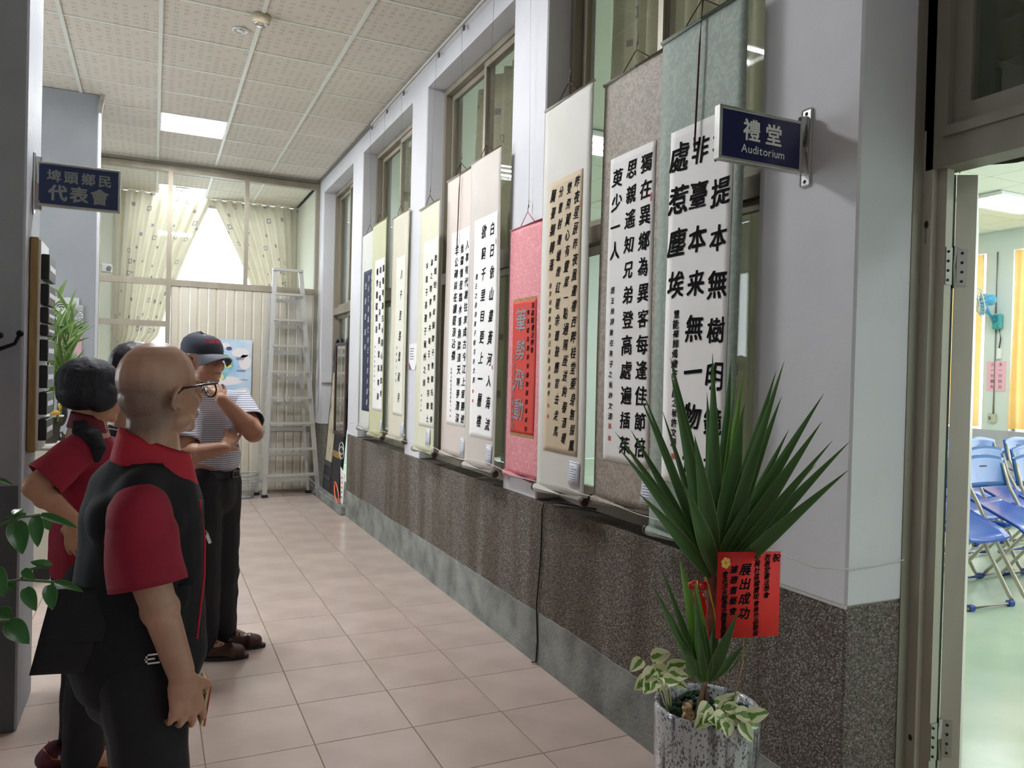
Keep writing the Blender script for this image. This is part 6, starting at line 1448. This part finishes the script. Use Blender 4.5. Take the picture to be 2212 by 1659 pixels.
# ---------- 3. woman with bobbed hair
def bob_woman():
    t = thing('person', (-.22, 3.17, 0), 'woman with black bobbed hair in a maroon polo, hand on her hip', 'person')
    sk = mat('light_skin', (198, 150, 120), .45, col2=(184, 132, 104), scale=6, bump=.06, bscale=140)
    H, R = headframe((-0.192, 3.160, 1.374), 72, -4, 0, .96); F = vec(82); RT = vec(172)
    ch = V((-0.207, 3.170, 1.109)); pel = V((-0.194, 3.180, 0.734)); nb = V((-0.209, 3.160, 1.266))
    shr = V((-0.224, 3.030, 1.178)); elr = V((-0.348, 2.980, 1.062)); wrr = V((-0.237, 3.000, 0.944)); shl = ch-RT*.15+V((0, 0, .04)); ell_ = shl+V((.04, .04, -.25)); wrl = ell_+V((.14, -.05, -.12))
    mb = MB(); head(mb, H, R, .96); mb.cap(H(0, -.02, -.05), nb, .046, .052); mb.cap(nb, ch, .06, .10); mb.cap(ch, pel, .10, .12, 18); mb.cap(shr, shl, .05, .05)
    limb(mb, shr, elr, wrr, .045, .042, .026, 1); limb(mb, shl, ell_, wrl, .045, .036, .025)
    hand(mb, wrr, V((.02, .1, -1)), V((-.6, -.8, 0)), 1, curl=(.3, .35, .4, .45), s=.93); hand(mb, wrl, V((.6, -.1, -.6)), V((.2, .9, .1)), 1, s=.92)
    for s in (-1, 1):
        hp = pel+RT*s*.085; kn = V((hp.x, hp.y, .43)); an = V((hp.x-.02, hp.y, .08)); mb.cap(hp, kn, .08, .055); mb.cap(kn, an, .052, .035); mb.cap(an, an+F*.1+V((0, 0, -.04)), .03, .027)
    fuse('body', mb, .0052, sk, t, 2); face_parts(H, R, t, .96)
    hm = mat('black_bob_hair', (20, 21, 30), .62, col2=(34, 34, 46), scale=40, stretch=(1, 1, .15), bump=.3, bscale=90); mb = MB()
    mb.ell(H(0, -.022, .036), V((.094, .112, .098))*.96, R, 20, 14); mb.ell(H(0, -.036, -.008), V((.092, .092, .068))*.96, R, 20, 14); mb.ell(H(0, -.046, -.040), V((.070, .066, .030))*.96, R)
    for q in (-1, 1): mb.ell(H(q*.070, .004, -.012), V((.034, .060, .058)), R)
    mb.cap(H(-.04, .072, .065), H(.04, .072, .065), .026, .026)
    fuse('hair', mb, .005, hm, t, 3, wr=.0025, wsc=34)
    gm = mat('gold_frame', (200, 170, 110), .2, .9)
    for q in (-1, 1):
        mb = MB(); mb.tube([H(q*.036+.028*math.cos(2*PI*k/18), .112, .004+.020*math.sin(2*PI*k/18)) for k in range(19)], .0018, 6, caps=False); mb.tube([H(q*.064, .110, .012), H(q*.082, .02, .012)], .0018, 6); mb.build('glasses_rim', gm, t)
        mb = MB(); mb.poly([H(q*.036+.027*math.cos(2*PI*k/18), .111, .004+.019*math.sin(2*PI*k/18)) for k in range(18)]); mb.build('lens', glass, t)
    mb = MB(); mb.cap(ch+V((0, 0, .02)), pel+V((0, 0, .02)), .115, .135, 20); mb.cap(shr, shl, .062, .062); mb.cap(shr, shr.lerp(elr, .3), .060, .060, 16); mb.cap(shl, shl.lerp(ell_, .7), .06, .06); mb.cap(nb+V((0, 0, -.035)), ch, .06, .11)
    sleeve('sleeve', maroon, t, shr, shr.lerp(elr, .80), .060, .070, sd=4)
    sh_o = fuse('polo_shirt', mb, .007, maroon, t, 12, wr=.006, wsc=10)
    mb = MB()
    def fn(u, v):
        a = 2*PI*u; r = .054+.014*v; return nb+V((0, 0, .030-.055*v-.012*math.cos(a)))+(F*math.cos(a)+RT*math.sin(a))*r
    mb.grid(fn, 30, 4, thick=(0, 0, -.004)); mb.build('collar', mat('dark_maroon_collar', (112, 20, 40), .7), t)
    # black shoulder yoke stripe
    mb = MB(); pts = [shr.lerp(nb, .45)+V((-.01, -.03, .058)), shr+V((.005, -.010, .070)), shr+V((.04, -.03, .055)), shr+V((.062, -.045, .01)), shr+V((.055, -.05, -.04))]
    mb.tube(pts, [.026, .036, .034, .028, .012], 10, sq=.55); fuse('shoulder_stripe', mb, .006, navyblk, t, 3)
    mb = MB(); mb.cap(pel+V((0, 0, -.01)), pel+V((0, 0, -.10)), .125, .13, 18)
    for s in (-1, 1):
        hp = pel+RT*s*.075+V((0, 0, -.02)); kn = V((hp.x, hp.y, .43)); an = V((hp.x-.02, hp.y, .075)); mb.cap(hp, kn, .10, .078); mb.cap(kn, an, .078, .070)
    fuse('trousers', mb, .008, trou, t, 10, wr=.006)
    sm = mat('burgundy_trainer_mesh', (92, 24, 44), .6, col2=(60, 26, 50), scale=10)
    om = mat('orange_trim', (236, 96, 50), .5); sol = mat('trainer_sole', (60, 50, 56), .6)
    for s in (-1, 1):
        hp = pel+RT*s*.075; hx = -.345 if s > 0 else -.28; hy = 3.20 if s > 0 else hp.y+.05
        o_, P_ = shoe('trainer', t, (hx, hy, 0), 100, sm, sol, .25)
        for k_ in (-1, 1):
            mb = MB(); mb.tube([P_(k_*.020, -.004, .018), P_(k_*.042, .06, .020), P_(k_*.048, .14, .020), P_(k_*.050, .19, .020), P_(k_*.026, .246, .020)], .005, 6); mb.tube([P_(k_*.030, .02, .095), P_(k_*.043, .055, .062), P_(k_*.043, .09, .055), P_(k_*.040, .12, .078)], .0035, 6); mb.build('orange_trim', om, o_)
            mb = MB(); mb.box(-.012, .012, -.002, .002, -.007, .007); me = mb.mesh('patch'); me.transform(Matrix.Translation(P_(k_*.046, .085, .066)) @ Matrix.Rotation(math.radians(-100+90), 4, 'Z')); add('logo_patch', me, mat('grey_patch', (190, 190, 184), .5), o_)
bob_woman()

# ---------- 4. person in a striped top, partly hidden
def striped_person():
    t = thing('person', (-.09, 3.85, 0), 'dark-haired person in a black and white striped top, half hidden behind the bald man', 'person')
    sk = mat('fair_skin', (200, 156, 128), .45, col2=(188, 140, 112), scale=6)
    H, R = headframe((-0.052, 3.860, 1.450), 66, 0, 0, 1.0); F = vec(75); RT = vec(165)
    ch = V((-0.111, 3.880, 1.086)); pel = V((-0.092, 3.880, 0.738)); nb = V((-0.095, 3.870, 1.254)); shr = ch+RT*.15+V((0, 0, .045)); shl = ch-RT*.15+V((0, 0, .045))
    mb = MB(); head(mb, H, R, 1.0); mb.cap(H(0, -.02, -.05), nb, .05, .055); mb.cap(nb, ch, .06, .10); mb.cap(ch, pel, .11, .12); mb.cap(shr, shl, .05, .05)
    for s_, k in ((shr, 1), (shl, -1)):
        e_ = s_+V((-.02, -.02*k, -.27)); w_ = e_+V((.10, 0, -.20)); limb(mb, s_, e_, w_, .045, .038, .026); hand(mb, w_, V((.3, 0, -1)), RT*k, k, s=.95)
    for s in (-1, 1):
        hp = pel+RT*s*.08; mb.cap(hp, (hp.x, hp.y, .45), .08, .055); mb.cap((hp.x, hp.y, .45), (hp.x, hp.y, .08), .052, .036); mb.cap((hp.x, hp.y, .08), V((hp.x, hp.y, .04))+F*.1, .03, .027)
    fuse('body', mb, .0055, sk, t, 2); face_parts(H, R, t, 1.0)
    hm = mat('dark_brown_hair', (40, 38, 44), .5, col2=(56, 52, 58), scale=40, stretch=(1, 1, .2)); mb = MB(); mb.ell(H(0, -.022, .038), V((.092, .112, .098)), R, 20, 14); mb.ell(H(0, -.045, -.02), V((.088, .080, .080)), R); mb.ell(H(0, -.055, -.06), V((.06, .05, .05)), R)
    fuse('hair', mb, .0055, hm, t, 3, wr=.003, wsc=30)
    mb = MB(); mb.cap(ch+V((0, 0, .02)), pel, .122, .13, 20); mb.cap(shr, shl, .062, .062); mb.cap(shr, shr+V((-.01, -.02, -.22)), .062, .06); mb.cap(shl, shl+V((-.01, .02, -.22)), .062, .06); mb.cap(nb+V((0, 0, -.03)), ch, .06, .11)
    fuse('striped_top', mb, .007, stripes('black_white_stripes', (30, 30, 42), (206, 206, 214), .030, .16, tilt=.15), t, 3, wr=.005)
    mb = MB(); mb.cap(pel, pel+V((0, 0, -.08)), .12, .125)
    for s in (-1, 1):
        hp = pel+RT*s*.075; mb.cap(hp, (hp.x, hp.y, .45), .10, .08); mb.cap((hp.x, hp.y, .45), (hp.x, hp.y, .1), .08, .068)
    fuse('trousers', mb, .009, trou, t, 3)
    for s in (-1, 1):
        hp = pel+RT*s*.075; shoe('shoe', t, (hp.x-.03, hp.y, 0), 75, black_m, mat('dark_sole', (40, 38, 38), .7), .25)
striped_person()
